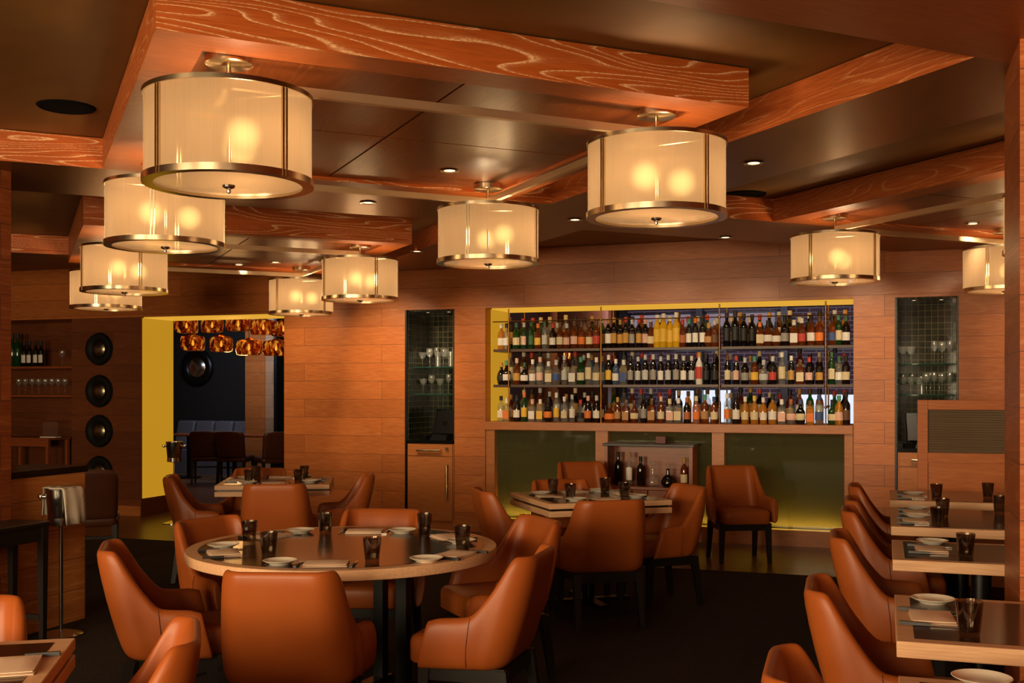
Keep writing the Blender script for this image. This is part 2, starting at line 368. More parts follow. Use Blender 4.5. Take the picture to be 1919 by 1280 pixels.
def dup(root, label, loc, rz, group=None):              # a copy of a thing with its parts and sub-parts
    r = root.copy(); C.objects.link(r); r.location = loc; r.rotation_euler = (0, 0, rz); r['label'] = label
    if group: r['group'] = group
    if root.name not in KIDS: KIDS[root.name] = [(c, kids(c)) for c in kids(root)]
    for ch, gs in KIDS[root.name]:
        c = ch.copy(); C.objects.link(c); c.parent = r
        for g in gs:
            d = g.copy(); C.objects.link(d); d.parent = c
    return r
def clip(poly, nx, ny, c):                              # keep the part of a plan polygon where n.p <= c
    out = []
    for i in range(len(poly)):
        a, b = poly[i], poly[(i + 1) % len(poly)]; da = nx * a[0] + ny * a[1] - c; db = nx * b[0] + ny * b[1] - c
        if da <= 0: out.append(a)
        if (da < 0) != (db < 0) and abs(da - db) > 1e-9:
            k = da / (da - db); out.append((a[0] + (b[0] - a[0]) * k, a[1] + (b[1] - a[1]) * k))
    return out

# ------------------------------------------------------------------ the room
WL, WR, WF = -12.2, 3.2, -2.6                            # left, right and front limits (wall frame)
ZC, ZS, ZH = 2.98, 2.80, 2.37                           # ceiling, lowered soffits, lintel
struct(MB().box(WL - .2, WR + .2, WF - .2, 9.1, -0.1, 0.0).build('floor', m_carpet, rz=AW))
struct(MB().box(WL - 1.5, WR + 6, 9.1, 21, -0.1, 0.0).build('floor', m_woodfloor, rz=AW))
struct(MB().box(WL - 1.5, WR + 6, WF - .2, 21, ZC, ZC + .1).build('ceiling', m_dark_ceiling, rz=AW))
# back wall: piers, lintel and the recess below the niches
xa = {p: wx(p) for p in (-60, 135, 265, 533, 760, 852, 910, 919, 1600, 1678, 1797)}
b = MB(); T = 0.61
for x0, x1 in ((WL, wx(-60)), (xa[533], xa[760]), (xa[852], xa[910]), (xa[1600], xa[1678]), (xa[1797], WR)):
    b.box(x0, x1, YW, YW + T, 0, ZH)
b.box(WL, WR, YW, YW + T, ZH, ZC)
struct(b.build('wall_back', m_wall, rz=AW))
m_wall_dark = wood('dark_boards', S((92, 46, 22)), S((112, 60, 30)), S((140, 84, 48)), 'X', 'Z', BL, lines=7, amount=0.25, rough=0.4, coat=0.1)  # darker tone of the wall boards, for the pier and the left recess
struct(MB().box(xa[135], xa[265], YW, YW + T, 0, ZH).build('wall_back_pier', m_wall_dark, rz=AW))
struct(MB().box(WL - .2, WL, WF, 11.5, 0, ZC).build('wall_left', m_wall_side, rz=AW))
struct(MB().box(WR, WR + .2, WF, 11.34, 0, ZC).build('wall_right', m_wall_side, rz=AW))
b = MB(); xs = [WL] + [q for w in WINS for q in w] + [WR]
for i in range(0, len(xs), 2): b.box(xs[i], xs[i + 1], WF - .2, WF, 0, ZC)
for a, c_ in WINS: b.box(a, c_, WF - .2, WF, 0, 0.9); b.box(a, c_, WF - .2, WF, 2.65, ZC)
struct(b.build('wall_front', m_wall, rz=AW))
for i, (a, c_) in enumerate(WINS):
    f = MB()
    for x in (a, (a + c_) / 2 - .02, c_ - .05): f.box(x, x + .05, WF - .15, WF - .08, 0.9, 2.65)
    for z in (0.9, 2.6): f.box(a, c_, WF - .15, WF - .08, z, z + .05)
    wn = struct(f.build('window_%d' % (i + 1), m_ebony, rz=AW))
    MB().box(a + .05, c_ - .05, WF - .12, WF - .115, .95, 2.6).build('pane', m_clear, wn)
# skirting at the foot of the wall piers
b = MB()
for x0, x1 in ((xa[135], xa[265]), (xa[533], xa[760]), (xa[852], xa[910]), (xa[1600], xa[1678]), (xa[1797], WR)):
    b.box(x0, x1, YW - .015, YW, 0, 0.12)
struct(b.build('baseboard_back', m_case, rz=AW))

# lit reveals of the doorway and of the bar
def reveal(i, x, z0, x1):
    struct(MB().box(x, x + .012, YW + .02, YW + T - .01, z0, ZH - .012).build('trim_%d' % i, m_yellow, rz=AW))
    struct(MB().box(x, x1, YW + .05, YW + T - .01, ZH - .012, ZH).build('trim_%d' % (i + 1), m_cove, rz=AW))
reveal(1, xa[265], 0.21, xa[533]); reveal(3, xa[919], 1.175, xa[1600])

# ------------------------------------------------------------------ ceiling grid (frame turned against the walls)
nw1, nw2 = rot2(AW - AE, 1, 0), rot2(AW - AE, 0, 1)      # wall axes in the ceiling frame
def roomclip(p):
    p = clip(p, nw1[0], nw1[1], WR - .005); p = clip(p, -nw1[0], -nw1[1], -WL - .005)
    p = clip(p, nw2[0], nw2[1], YW - .005); return clip(p, -nw2[0], -nw2[1], -WF - .005)
def sides(p):
    return [0 if abs(p[(i + 1) % len(p)][0] - p[i][0]) > abs(p[(i + 1) % len(p)][1] - p[i][1]) else 1 for i in range(len(p))]
def beam(x0, x1, y0, y1, mb, z0=ZS):
    p = roomclip([(x0, y0), (x1, y0), (x1, y1), (x0, y1)])
    if len(p) < 3: return
    struct(MB().prism(p, z0, ZC - .004, sides(p), 2, 2).build('ceiling_beam', [m_fas_x, m_fas_y, mb], rz=AE))
beam(-14, 14, -14, 3.06, m_soffit)                       # nearest lowered soffit
beam(-14, 14, 6.72, 7.7, m_bronze)
beam(-14, 14, 11.2, 12.1, m_bronze)
for y0, y1 in ((3.06, 6.72), (7.7, 11.2), (12.1, 16)):
    beam(3.36, 4.14, y0, y1, m_bronze); beam(-2.6, -1.8, y0, y1, m_bronze)
    beam(8.1, 8.9, y0, y1, m_bronze)
def raft(x0, x1, y0, y1, zb, zt=ZC - .006):
    bw, up, gr = 0.19, 0.022, 0.006
    m = MB(); X = [(x0, x1, y0, y0 + bw), (x0, x1, y1 - bw, y1), (x0, x0 + bw, y0 + bw, y1 - bw), (x1 - bw, x1, y0 + bw, y1 - bw)]
    for a, b_, c_, d in X: m.box(a, b_, c_, d, zb, zt, (2, 2, 0, 1, 0, 1))
    mx, my = (x0 + x1) / 2, (y0 + y1) / 2
    for a, b_ in ((x0 + bw, mx - gr), (mx + gr, x1 - bw)):
        for c_, d in ((y0 + bw, my - gr), (my + gr, y1 - bw)):
            m.box(a, b_, c_, d, zb + up, zb + up + .02, 3)
    m.box(x0 + bw, x1 - bw, y0 + bw, y1 - bw, zb + up + .021, zt, 4)
    return struct(m.build('dropped_ceiling', [m_fas_x, m_fas_y, m_bot, m_pan, m_black], rz=AE))
raft(0.443, 3.02, 4.03, 6.715, ZS)
raft(0.43, 2.98, 8.55, 11.19, ZS - .075)
raft(5.26, 7.8, 4.15, 6.715, ZS)

# ------------------------------------------------------------------ drum pendants
LD, LH = 0.64, 0.352
def drum_meshes():
    r = LD / 2; d = {}
    def rim(z0, z1): return MB().lathe([(r - .004, z0), (r + .007, z0), (r + .007, z1), (r - .004, z1), (r - .004, z0)], 72).mesh('rim', m_nickel, 30)
    d['shade'] = MB().lathe([(r, .02), (r, LH - .016)], 72).mesh('shade', m_shade, True)
    bo = MB().lathe([(r - .036, 0), (r + .008, 0), (r + .008, .026), (r - .004, .026), (r - .004, .012), (r - .036, .012), (r - .036, 0)], 72)
    d['bottom_rim'] = bo.mesh('bottom_rim', m_nickel, 30); d['top_rim'] = rim(LH - .018, LH)
    d['diffuser'] = MB().lathe([(r - .03, .011), (r * .5, .004), (.001, .002)], 48).mesh('diffuser', m_diff, True)
    st = MB(); st.box(-.012, -.004, -.004, .006, 0, LH - .02); st.box(.004, .012, -.004, .006, 0, LH - .02)
    d['strip'] = st.mesh('strip', m_nickel)
    d['finial'] = MB().lathe([(.001, -.03), (.008, -.026), (.009, -.018), (.005, -.014), (.024, -.006), (.026, .002), (.001, .004)], 20).mesh('finial', m_steel, True)
    d['stem'] = MB().cyl(.009, .05, .60, 12).mesh('stem', m_nickel, True)
    d['canopy'] = MB().lathe([(.001, 0), (.085, 0), (.092, .004), (.092, .034), (.001, .034)], 36).mesh('canopy', m_nickel, 30)
    sp = MB()
    for k in range(4):
        a = k * PI / 2 + .4; sp.tube([(0, 0, LH - .012), (r * math.cos(a), r * math.sin(a), LH - .012)], .004, 6)
    d['spider'] = sp.mesh('spider', m_nickel)
    d['bulb'] = MB().lathe([(.085 * math.sin(PI * i / 14) + .0005, -.085 * math.cos(PI * i / 14)) for i in range(15)], 28).mesh('bulb', m_bulb, True)
    return d
DM = drum_meshes()
LAMP_W = 30.0
def drum(p, zs, zb, rz, label, bulbs=(-.6, 2.54), power=1.0, group='drum pendants'):
    t = thing('drum_pendant', label, 'ceiling light', (p.x, p.y, zb), rz, group)
    sh = link('shade', DM['shade'], t); link('top_rim', DM['top_rim'], t); link('bottom_rim', DM['bottom_rim'], t)
    df = link('diffuser', DM['diffuser'], t); link('finial', DM['finial'], df)
    for k in range(4):
        a = k * PI / 2; link('strip', DM['strip'], t, ((LD / 2 + .005) * math.sin(a), -(LD / 2 + .005) * math.cos(a), 0), a)
    so = link('stem', DM['stem'], t); so.scale.z = (zs - zb) / .60
    link('canopy', DM['canopy'], t, (0, 0, zs - zb - .034)); link('spider', DM['spider'], t)
    for a in bulbs:
        q = (.13 * math.cos(a - rz), .13 * math.sin(a - rz), .175)
        link('bulb', DM['bulb'], t, q)
        l = bpy.data.lights.new('bulb_light', 'POINT'); l.energy = LAMP_W * power; l.color = (1.0, 0.70, 0.40); l.shadow_soft_size = 0.045
        lo = bpy.data.objects.new('bulb_light', l); C.objects.link(lo); lo.parent = t; lo.location = q
    return t
zb = CZ + .794
LP = [(.749, 4.32, R(-37), -0.9, 'biggest drum pendant, at the front corner of the large oak raft'),
      (2.71, 4.32, R(35), -2.1, 'drum pendant under the free front end of the large oak raft, over the square table'),
      (2.725, 6.345, R(-22), -0.7, 'drum pendant under the back corner of the large oak raft, above the bottle shelves'),
      (.749, 6.345, R(6), -1.9, 'drum pendant half hidden just behind the biggest one, at the raft far left corner')]
for x, y, a, bu, lb in LP: drum(E(x, y), ZS + .02, zb, a, lb, (bu, bu + 2.4))
zb2 = CZ + .747
LP2 = [(.747, 8.91, R(40), -1.6, 'drum pendant in front of the round wall mirrors, second last of the left row'),
       (2.64, 8.91, R(32), -1.7, 'drum pendant hanging before the plain boarded wall, front end of the far raft'),
       (2.60, 10.85, R(-35), -1.8, 'drum pendant tucked behind another one by the doorway with amber lights'),
       (.747, 10.85, R(5), -1.4, 'drum pendant farthest left and lowest, peeking out under the left row')]
for x, y, a, bu, lb in LP2: drum(E(x, y), ZS - .055, zb2, a, lb, (bu, bu + 2.6))
LP3 = [(5.56, 6.37, R(42), -1.7, 'single drum pendant hanging in front of the wall right of the bottle shelves'),
       (5.56, 4.42, R(-60), -2.4, 'drum pendant mostly cut off by the boarded column, upper of the two there'),
       (7.33, 6.37, R(-48), -1.5, 'small looking drum pendant beside the column, lower of the two there')]
for x, y, a, bu, lb in LP3: drum(E(x, y), ZS + .02, zb, a, lb, (bu, bu + 2.5))
def frame_bars(pts, z, label):
    t = thing('lamp_frame', label, 'metal frame', (0, 0, z), AE, 'metal frames linking the pendants')
    n = len(pts)
    for i in range(n):
        a, c_ = Vector(pts[i]), Vector(pts[(i + 1) % n]); d = (c_ - a).normalized(); a2 = a + d * .012; c2 = c_ - d * .012; s_ = Vector((-d.y, d.x)) * .016
        MB().quadbox([(*(a2 - s_), 0), (*(c2 - s_), 0), (*(c2 + s_), 0), (*(a2 + s_), 0), (*(a2 - s_), .036), (*(c2 - s_), .036), (*(c2 + s_), .036), (*(a2 + s_), .036)]).build('bar', m_nickel_bar, t)
frame_bars([(q[0], q[1]) for q in LP], zb + LH + .03, 'square frame of brushed metal bars linking four pendants under the large oak raft')
frame_bars([(q[0], q[1]) for q in (LP2[0], LP2[1], LP2[2], LP2[3])], zb2 + LH + .03, 'square frame of metal bars linking four pendants under the far raft')
frame_bars([(5.56, 6.37), (5.56, 4.42), (7.33, 4.42), (7.33, 6.37)], zb + LH + .03, 'square frame of metal bars between the pendants beside the column')

def downlight(p, z, label):
    t = thing('downlight', label, 'downlight', (p.x, p.y, z), 0, 'recessed downlights')
    MB().lathe([(.034, -.001), (.055, -.004), (.058, 0), (.034, .004), (.034, -.001)], 28).build('trim_ring', m_steel, t, smooth=True)
    MB().lathe([(.034, .004), (.026, .002), (.001, .001)], 20).build('lens', m_spot, t, smooth=True)
for (px, py, z, lb) in ((843, 320, ZS + .018, 'recessed downlight in the panelled underside of the large oak raft'),
                        (1413, 306, ZS - .004, 'recessed downlight in the bronze soffit right of the large raft'),
                        (1078, 412, ZS - .004, 'recessed downlight glinting left of the pendant over the square table'),
                        (1697, 405, ZS + .018, 'recessed downlight in the raft beside the column'),
                        (567, 470, ZS - .058, 'recessed downlight under the far raft, nearer of two'),
                        (517, 492, ZS - .058, 'recessed downlight under the far raft, farther of two'),
                        (690, 380, ZS - .004, 'tiny recessed light in the bronze soffit between the two rafts')):
    p = G(px, py, z); downlight(p, z, lb)
for (px, py, r, lb) in ((125, 200, .14, 'round black speaker in the bronze ceiling at the upper left'), (1395, 364, .16, 'dark round speaker in the ceiling right of the large raft')):
    p = G(px, py, ZC); t = thing('ceiling_speaker', lb, 'speaker', (p.x, p.y, ZC), 0)
    MB().lathe([(r - .012, -.008), (r, -.006), (r + .006, 0), (r - .012, -.004), (r - .012, -.008)], 40).build('bezel', m_mesh_black, t, smooth=True)
    MB().lathe([(r - .012, -.006), (.001, -.008)], 40).build('grille', m_mesh_black, t, smooth=True)

# downlights washing the back wall
def ceil_z(p):
    e = rot2(-AE, p.x, p.y)
    if .43 <= e[0] <= 2.98 and 8.55 <= e[1] <= 11.19: return ZS - .055
    if 5.26 <= e[0] <= 7.8 and 4.15 <= e[1] <= 6.72: return ZS + .02
    return ZS if under_beam(e) else ZC
def under_beam(e):
    return e[1] < 3.06 or 6.72 <= e[1] <= 7.7 or 11.2 <= e[1] <= 12.1 or any(a <= e[0] <= a + .78 for a in (3.36, -2.6, 8.1))
for px, pw, lb in ((590, 210, 'plain boarded wall, left of two'), (735, 210, 'plain boarded wall, right of two'), (890, 90, 'pier between niche and bottles'),
                   (1075, 50, 'first bays of bottles'), (1245, 50, 'middle bays of bottles'), (1400, 55, 'third bays of bottles'), (1620, 100, 'pier right of the bottles'), (1800, 105, 'niche right of the bottles'), (1990, 90, 'wall behind the column')):
    x = wx(px); p = W(x, YW - 1.5); z = ceil_z(p) - .004
    downlight(Vector((p.x, p.y, z)), z, 'recessed downlight washing the back wall above the ' + lb)
    l = bpy.data.lights.new('wall_wash', 'SPOT'); l.energy = pw; l.color = (1, .77, .50); l.spot_size = R(62); l.spot_blend = 1.0; l.shadow_soft_size = .06
    o = bpy.data.objects.new('wall_wash', l); C.objects.link(o); o.location = (p.x, p.y, z - .02)
    o.rotation_euler = (W(x, YW, 1.70) - Vector((p.x, p.y, z))).to_track_quat('-Z', 'Y').to_euler()

# ------------------------------------------------------------------ columns and the host partition
def wbox(name, x0, x1, y0, y1, z0, z1, mats, mi): return struct(MB().box(x0, x1, y0, y1, z0, z1, mi).build(name, mats, rz=AW))
wbox('column', .469, 1.1, 4.35, 4.885, 0, ZS, [m_col_shaded, m_col_lit], (0, 0, 1, 0, 1, 0))
wbox('column', -5.4, -4.88, 4.3, 5.08, 0, ZS, [m_col_shaded, m_col_lit], (0, 0, 1, 0, 1, 0))
t = thing('host_counter', 'boarded oak counter with a black top standing left behind the ice bucket', 'counter', W(-5.2, 5.46), AW)
MB().box(-.2, .2, -.375, .385, 0, .97).build('body', m_part, t)
bevel(MB().box(-.22, .215, -.38, .40, .97, 1.012).build('top', m_black_stone, t))

# ------------------------------------------------------------------ tan tub chairs
def chair_shell_mesh():
    st = []                                             # half path: arm front -> back centre (x, y, nx, ny, s)
    s = 0.0
    for y in (.165, .160, .148, .12, .08, .045, .02, .0, -.02, -.035, -.05): st.append((.270 + .040 * (y + .05) / .215, y, 1, 0))
    rc, cx, cy = .125, .145, -.065
    for k in range(1, 10):
        a = -PI / 2 * k / 9; st.append((cx + rc * math.cos(a), cy + rc * math.sin(a), math.cos(a), math.sin(a)))
    st += [(.08, -.19, 0, -1), (.03, -.19, 0, -1)]
    full = st + [(-x, y, -nx, ny) for x, y, nx, ny in reversed(st)]
    n = len(full); half = len(st); loops = []
    L = [0.0]
    for i in range(1, half): L.append(L[-1] + math.hypot(full[i][0] - full[i - 1][0], full[i][1] - full[i - 1][1]))
    L = L + L[::-1]
    zb = .345
    for i, (x, y, nx, ny) in enumerate(full):
        s = L[i]; k = min(1, max(0, (s - .165) / .115)); k = .4 * k + .6 * k * k * (3 - 2 * k); kl = min(1, max(0, (s - .13) / .09))
        arm = .572 - .006 * math.sin(min(1, s / .16) * PI)
        h = arm * (1 - k) + .825 * k
        if s < .05: h -= .02 * (1 - s / .05)
        th = .062 - .012 * k
        if s < .012: th *= .72
        sec = [(-.03, zb), (-.006, zb + .02), (.0, zb + .09), (.004, zb + (h - zb) * .55), (0, h - .035), (-.010, h - .010), (-th * .5, h), (-th + .010, h - .010), (-th, h - .035),
               (-th - .002, zb + (h - zb) * .55), (-th, zb + .09), (-th, zb)]
        off = (th * .14 if s < .012 else 0); loop = []
        for o, z in sec:
            o2 = o - off; q = max(0, (z - .42) / .40); px, py = x + nx * o2, y + ny * o2
            py -= .085 * q * kl + .008 * q                 # the back leans outward
            px *= 1 - .115 * q * kl          # and narrows towards the top
            if s < .16: py += .05 * (1 - s / .16) * (h - z) / (h - zb) * (1.0)
            py += .03 * k * (1 - min(1, (z - zb) / .12))  # tucked in at the foot
            loop.append((px, py, z))
        loops.append(loop)
    m = MB(); c_ = len(loops[0])
    for lp in loops: m.v += lp
    for i in range(n - 1):
        for j in range(c_):
            j2 = (j + 1) % c_; m.f.append((i * c_ + j, i * c_ + j2, (i + 1) * c_ + j2, (i + 1) * c_ + j)); m.m.append(0)
    for e in (0, n - 1):                                 # arm ends: bands of quads
        ids = [e * c_ + j for j in range(c_)]
        for j in range(c_ // 2 - 1):
            m.f.append((ids[j], ids[j + 1], ids[c_ - 2 - j], ids[c_ - 1 - j])); m.m.append(0)
    seams = []
    for i in (7, n - 8):  # where the arm meets the back
        seams.append([Vector(loops[i][j]) + Vector((full[i][2], full[i][3], 0)) * .0005 for j in (1, 2, 3, 4, 5, 6)])
    return m.mesh('shell', m_leather, 180), seams
SH, SEAMS = chair_shell_mesh()
def rounded(x0, x1, y0, y1, z0, z1, crown=0.012, n=6):
    m = MB(); 
    def ring(ins, z):
        pts = []; r = .05
        for (cx, cy, a0) in ((x1 - r, y1 - r, 0), (x0 + r, y1 - r, 90), (x0 + r, y0 + r, 180), (x1 - r, y0 + r, 270)):
            for k in range(5):
                a = R(a0 + 22.5 * k); rr = r - ins; pts.append((cx + rr * math.cos(a), cy + rr * math.sin(a), z))
        return pts
    rings = [ring(.012, z0), ring(0, z0 + .012), ring(0, z1 - .03), ring(.006, z1 - .012), ring(.022, z1)]
    for rg in rings: m.v += rg
    c_ = len(rings[0])
    for i in range(len(rings) - 1):
        for j in range(c_):
            j2 = (j + 1) % c_; m.f.append((i * c_ + j, i * c_ + j2, (i + 1) * c_ + j2, (i + 1) * c_ + j)); m.m.append(0)
    m.f.append(tuple(range(c_))[::-1]); m.m.append(0)
    b0 = (len(rings) - 1) * c_; m.v.append(((x0 + x1) / 2, (y0 + y1) / 2, z1 + crown)); ci = len(m.v) - 1
    for j in range(c_): m.f.append((b0 + j, b0 + (j + 1) % c_, ci)); m.m.append(0)
    return m
def make_chair(label, loc, rz, group):
    t = thing('tub_chair', label, 'chair', loc, rz, group)
    sh = subsurf(link('shell', SH, t), 1)
    for s in SEAMS: MB().tube(s, .0018, 6).build('seam', m_seam, sh, smooth=True)
    rounded(-.208, .208, -.135, .29, .345, .465).build('seat', m_leather, t, smooth=60)
    fr = MB().box(-.215, .215, -.15, .225, .285, .35)
    fr.build('seat_frame', m_ebony, t)
    for sx in (-1, 1):
        for y, dy in ((.205, .015), (-.135, -.05)):
            a, b_ = .024, .016; x = sx * .205; x2 = sx * .215
            MB().quadbox([(x2 - b_, y + dy - b_, 0), (x2 + b_, y + dy - b_, 0), (x2 + b_, y + dy + b_, 0), (x2 - b_, y + dy + b_, 0),
                          (x - a, y - a, .345), (x + a, y - a, .345), (x + a, y + a, .345), (x - a, y + a, .345)]).build('leg', m_ebony, t)
    return t
CH0 = None
def chair(p, deg, label, group):                        # deg: heading of the seat's front
    global CH0
    loc, rz = (p[0], p[1], 0), R(deg - 90)
    if CH0 is None: CH0 = make_chair(label, loc, rz, group); return CH0
    return dup(CH0, label, loc, rz, group)
def back_at(px, py, deg):                               # chair whose back's top rim shows at a spot of the photo
    p = G(px, py, .825); a = R(deg); return (p.x + .25 * math.cos(a), p.y + .25 * math.sin(a))
g = 'chairs at the round table'
chair(back_at(520, 1070, 87), 87, 'tan tub chair seen from behind at the near edge of the round table', g)
chair(back_at(196, 1020, 17), 17, 'tan leather tub chair in profile at the left side of the round table', g)
chair(back_at(380, 969, -32), -32, 'tan tub chair at the far left of the round table, behind the left profile chair', g)
chair(back_at(720, 952, -94), -94, 'tan tub chair beyond the round table, only its back top showing', g)
chair(back_at(1022, 969, 205), 205, 'tan tub chair right of the round table, half hidden behind a nearer chair', g)
chair(back_at(1015, 1030, 163), 163, 'tan leather tub chair in profile at the right near side of the round table', g)
g = 'chairs at the square table by the bar'
chair(back_at(1150, 936, 104), 104, 'tan tub chair, back to us, at the square table before the bar', g)
chair(back_at(898, 916, 14), 14, 'tan tub chair at the left side of the square table before the bar', g)
chair(back_at(1300, 908, 200), 200, 'tan tub chair at the right side of the square table before the bar', g)
chair(back_at(1045, 897, -72), -72, 'tan tub chair at the far side of the square table, low behind the tumblers', g)
g = 'chairs standing against the bar front'
chair(back_at(1085, 864, -75), -75, 'tan tub chair against the olive glass, left of the open drinks cabinet', g)
chair(back_at(1367, 871, -84), -84, 'tan tub chair against the olive glass, right of the open drinks cabinet', g)
g = 'chairs at the square table by the boarded wall'
chair(back_at(514, 906, 96), 96, 'tan tub chair, back to us, at the square table by the boarded wall', g)
chair(back_at(314, 891, 12), 12, 'tan tub chair in profile beside the yellow lit reveal', g)
chair(back_at(696, 886, 192), 192, 'tan tub chair facing left at the square table by the boarded wall', g)
chair(back_at(490, 876, -88), -88, 'tan tub chair behind the square table, in front of the doorway', g)
g = 'chairs along the banquette tables'
def wchair(y, lab, x=.0): p = W(x, y); chair((p.x, p.y), -17, lab, g)
wchair(2.86, 'tan tub chair at the bottom edge, only the rounded top of its back showing', -.02)
wchair(4.06, 'tan tub chair nearest the camera in the banquette row, beside the close corner table')
wchair(5.47, 'tan tub chair second in the banquette row', .02)
wchair(6.62, 'tan tub chair third in the banquette row', .03)
wchair(7.26, 'tan tub chair fourth in the banquette row, nearly hidden behind the third', .03)
wchair(8.27, 'tan tub chair farthest in the banquette row, beside the boarded pier', .02)
g = 'chairs at the near corner table'
chair(back_at(362, 1176, 196), 196, 'tan tub chair cut by the bottom edge, left of the round table', g)
chair(back_at(-85, 1116, -77), -77, 'tan tub chair cut by the left edge beside the dark console', g)

# ------------------------------------------------------------------ tables
def square_table(p, deg, sx, sy, label, double=True, group='square tables'):
    t = thing('dining_table', label, 'table', (p[0], p[1], 0), R(deg), group)
    th = .036 if double else .05
    def slab(name, z0, z1):
        m = MB(); m.box(-sx / 2, sx / 2, -sy / 2, sy / 2, z0, z1); return bevel(m.build(name, m_edge, t), .003)
    tp = slab('top', .75 - th, .75); e = .052
    MB().box(-sx / 2 + e, sx / 2 - e, -sy / 2 + e, sy / 2 - e, .7485, .7508).build('inlay', m_top, tp)
    if double:
        slab('under_top', .66, .70)
        MB().box(-sx / 2 + .02, sx / 2 - .02, -sy / 2 + .02, sy / 2 - .02, .70, .714).build('spacer', m_black, t)
    zt = .66 if double else .70
    MB().cyl(.045, .02, zt, 20).build('pedestal', m_black, t, smooth=True)
    f = MB(); f.box(-.30, .30, -.035, .035, 0, .025); f.box(-.035, .035, -.30, .30, .0, .024); f.build('foot', m_black, t)
    return t
RT = G(645, 1022, .75); RT.y = 5.31; RT.x = (645 - 960) / F * 5.31
t = thing('round_table', 'round dining table with a walnut top and thick pale oak rim, set for six', 'table', (RT.x, RT.y, 0), R(10))
tp = MB().lathe([(.001, .70), (.735, .70), (.748, .705), (.75, .712), (.75, .744), (.747, .75), (.685, .7505), (.001, .7505)], 96).build('top', m_edge, t, smooth=30)
MB().lathe([(.69, .7495), (.69, .7515), (.001, .7515)], 96).build('inlay', m_top, tp, smooth=30)
for k in range(4):
    a = R(-35 + 90 * k); MB().box(-.028, .028, -.028, .028, .02, .70).build('leg', m_black, t, (.34 * math.cos(a), .34 * math.sin(a), 0), a)
f = MB(); f.box(-.40, .40, -.035, .035, 0, .03); f.box(-.035, .035, -.40, .40, 0, .029); f.build('foot', m_black, t, rz=R(-35))
T2C, T2A = (.545, 7.74), 18.0
T3C, T3A = (-1.96, 9.03), 7.0
square_table(T2C, T2A, .90, .86, 'square dining table with a thick double oak edge, in front of the drinks cabinet')
square_table(T3C, T3A, .90, .84, 'square dining table with a double oak edge, before the boarded wall at left')
TLC, TLA = (-1.685, 2.80), 13.0
square_table(TLC, TLA, .90, .90, 'square dining table with a double edge, cut by the lower left corner', True)
BT = [(2.30, 3.08, 'banquette table at the bottom edge, only its far corner and a plate showing'),
      (3.50, 4.29, 'banquette table nearest the camera, passing in front of the column foot'),
      (5.16, 5.84, 'banquette table second nearest, with one tumbler standing near its middle'),
      (6.40, 7.46, 'long banquette table third along the row, with two settings'),
      (7.90, 8.70, 'banquette table farthest along, in front of the glazed oak screen')]
for y0, y1, lb in BT:
    x0, x1 = .035, .82
    if y0 == 3.50: x1 = 1.2
    p = W((x0 + x1) / 2, (y0 + y1) / 2); square_table((p.x, p.y), math.degrees(AW), x1 - x0, y1 - y0, lb, False, 'banquette tables')
t = thing('banquette', 'long brown leather banquette running behind the column along the right', 'banquette', W(1.45, 6.7), AW)
MB().box(-.28, .42, -1.75, 2.15, .1, .36).build('base', m_ebony, t)
bevel(MB().box(-.30, .30, -1.75, 2.15, .36, .47).build('seat', m_brown_leather, t), .03, 3)
bevel(MB().box(.22, .42, -1.75, 2.15, .47, .98).build('backrest', m_brown_leather, t), .03, 3)

# ------------------------------------------------------------------ place settings
ZT = .7512
PL = MB().lathe([(.001, .002), (.040, .002), (.045, 0), (.047, .003), (.060, .010), (.074, .017), (.0755, .0185), (.073, .0195), (.058, .0135), (.044, .0075), (.001, .0065)], 40).mesh('plate', m_white, True)
TU = MB().lathe([(.001, .0), (.029, .0), (.031, .003), (.042, .108), (.0405, .109), (.0385, .107), (.0285, .014), (.001, .012)], 32).mesh('tumbler', m_smoke, 50)
def napkin_mesh(layers):
    m = MB(); nx, ny = 9, 7
    for L_ in range(layers):
        z0 = .0005 + .0058 * L_; b0 = len(m.v); sx, sy = .098 - .003 * L_, .070 - .0025 * L_
        for top in (0, 1):
            for j in range(ny):
                for i in range(nx):
                    u, v_ = i / (nx - 1) * 2 - 1, j / (ny - 1) * 2 - 1
                    pill = (1 - u ** 6) * (1 - v_ ** 6)
                    m.v.append((u * sx * (1 - .02 * v_ * v_), v_ * sy * (1 - .02 * u * u), z0 + (.0022 + pill * .0045 * (1 + .3 * math.sin(3 * u + L_))) * top + .002 * u * u * L_))
        q = nx * ny
        for top in (0, 1):
            for j in range(ny - 1):
                for i in range(nx - 1):
                    k = b0 + top * q + j * nx + i; m.f.append((k, k + 1, k + nx + 1, k + nx)); m.m.append(0)
        rim = [i for i in range(nx)] + [j * nx + nx - 1 for j in range(1, ny)] + [(ny - 1) * nx + i for i in range(nx - 2, -1, -1)] + [j * nx for j in range(ny - 2, 0, -1)]
        for a in range(len(rim)):
            c_, d = rim[a], rim[(a + 1) % len(rim)]; m.f.append((b0 + c_, b0 + d, b0 + q + d, b0 + q + c_)); m.m.append(0)
    return m.mesh('napkin', m_linen, 60)
NA = napkin_mesh(2)
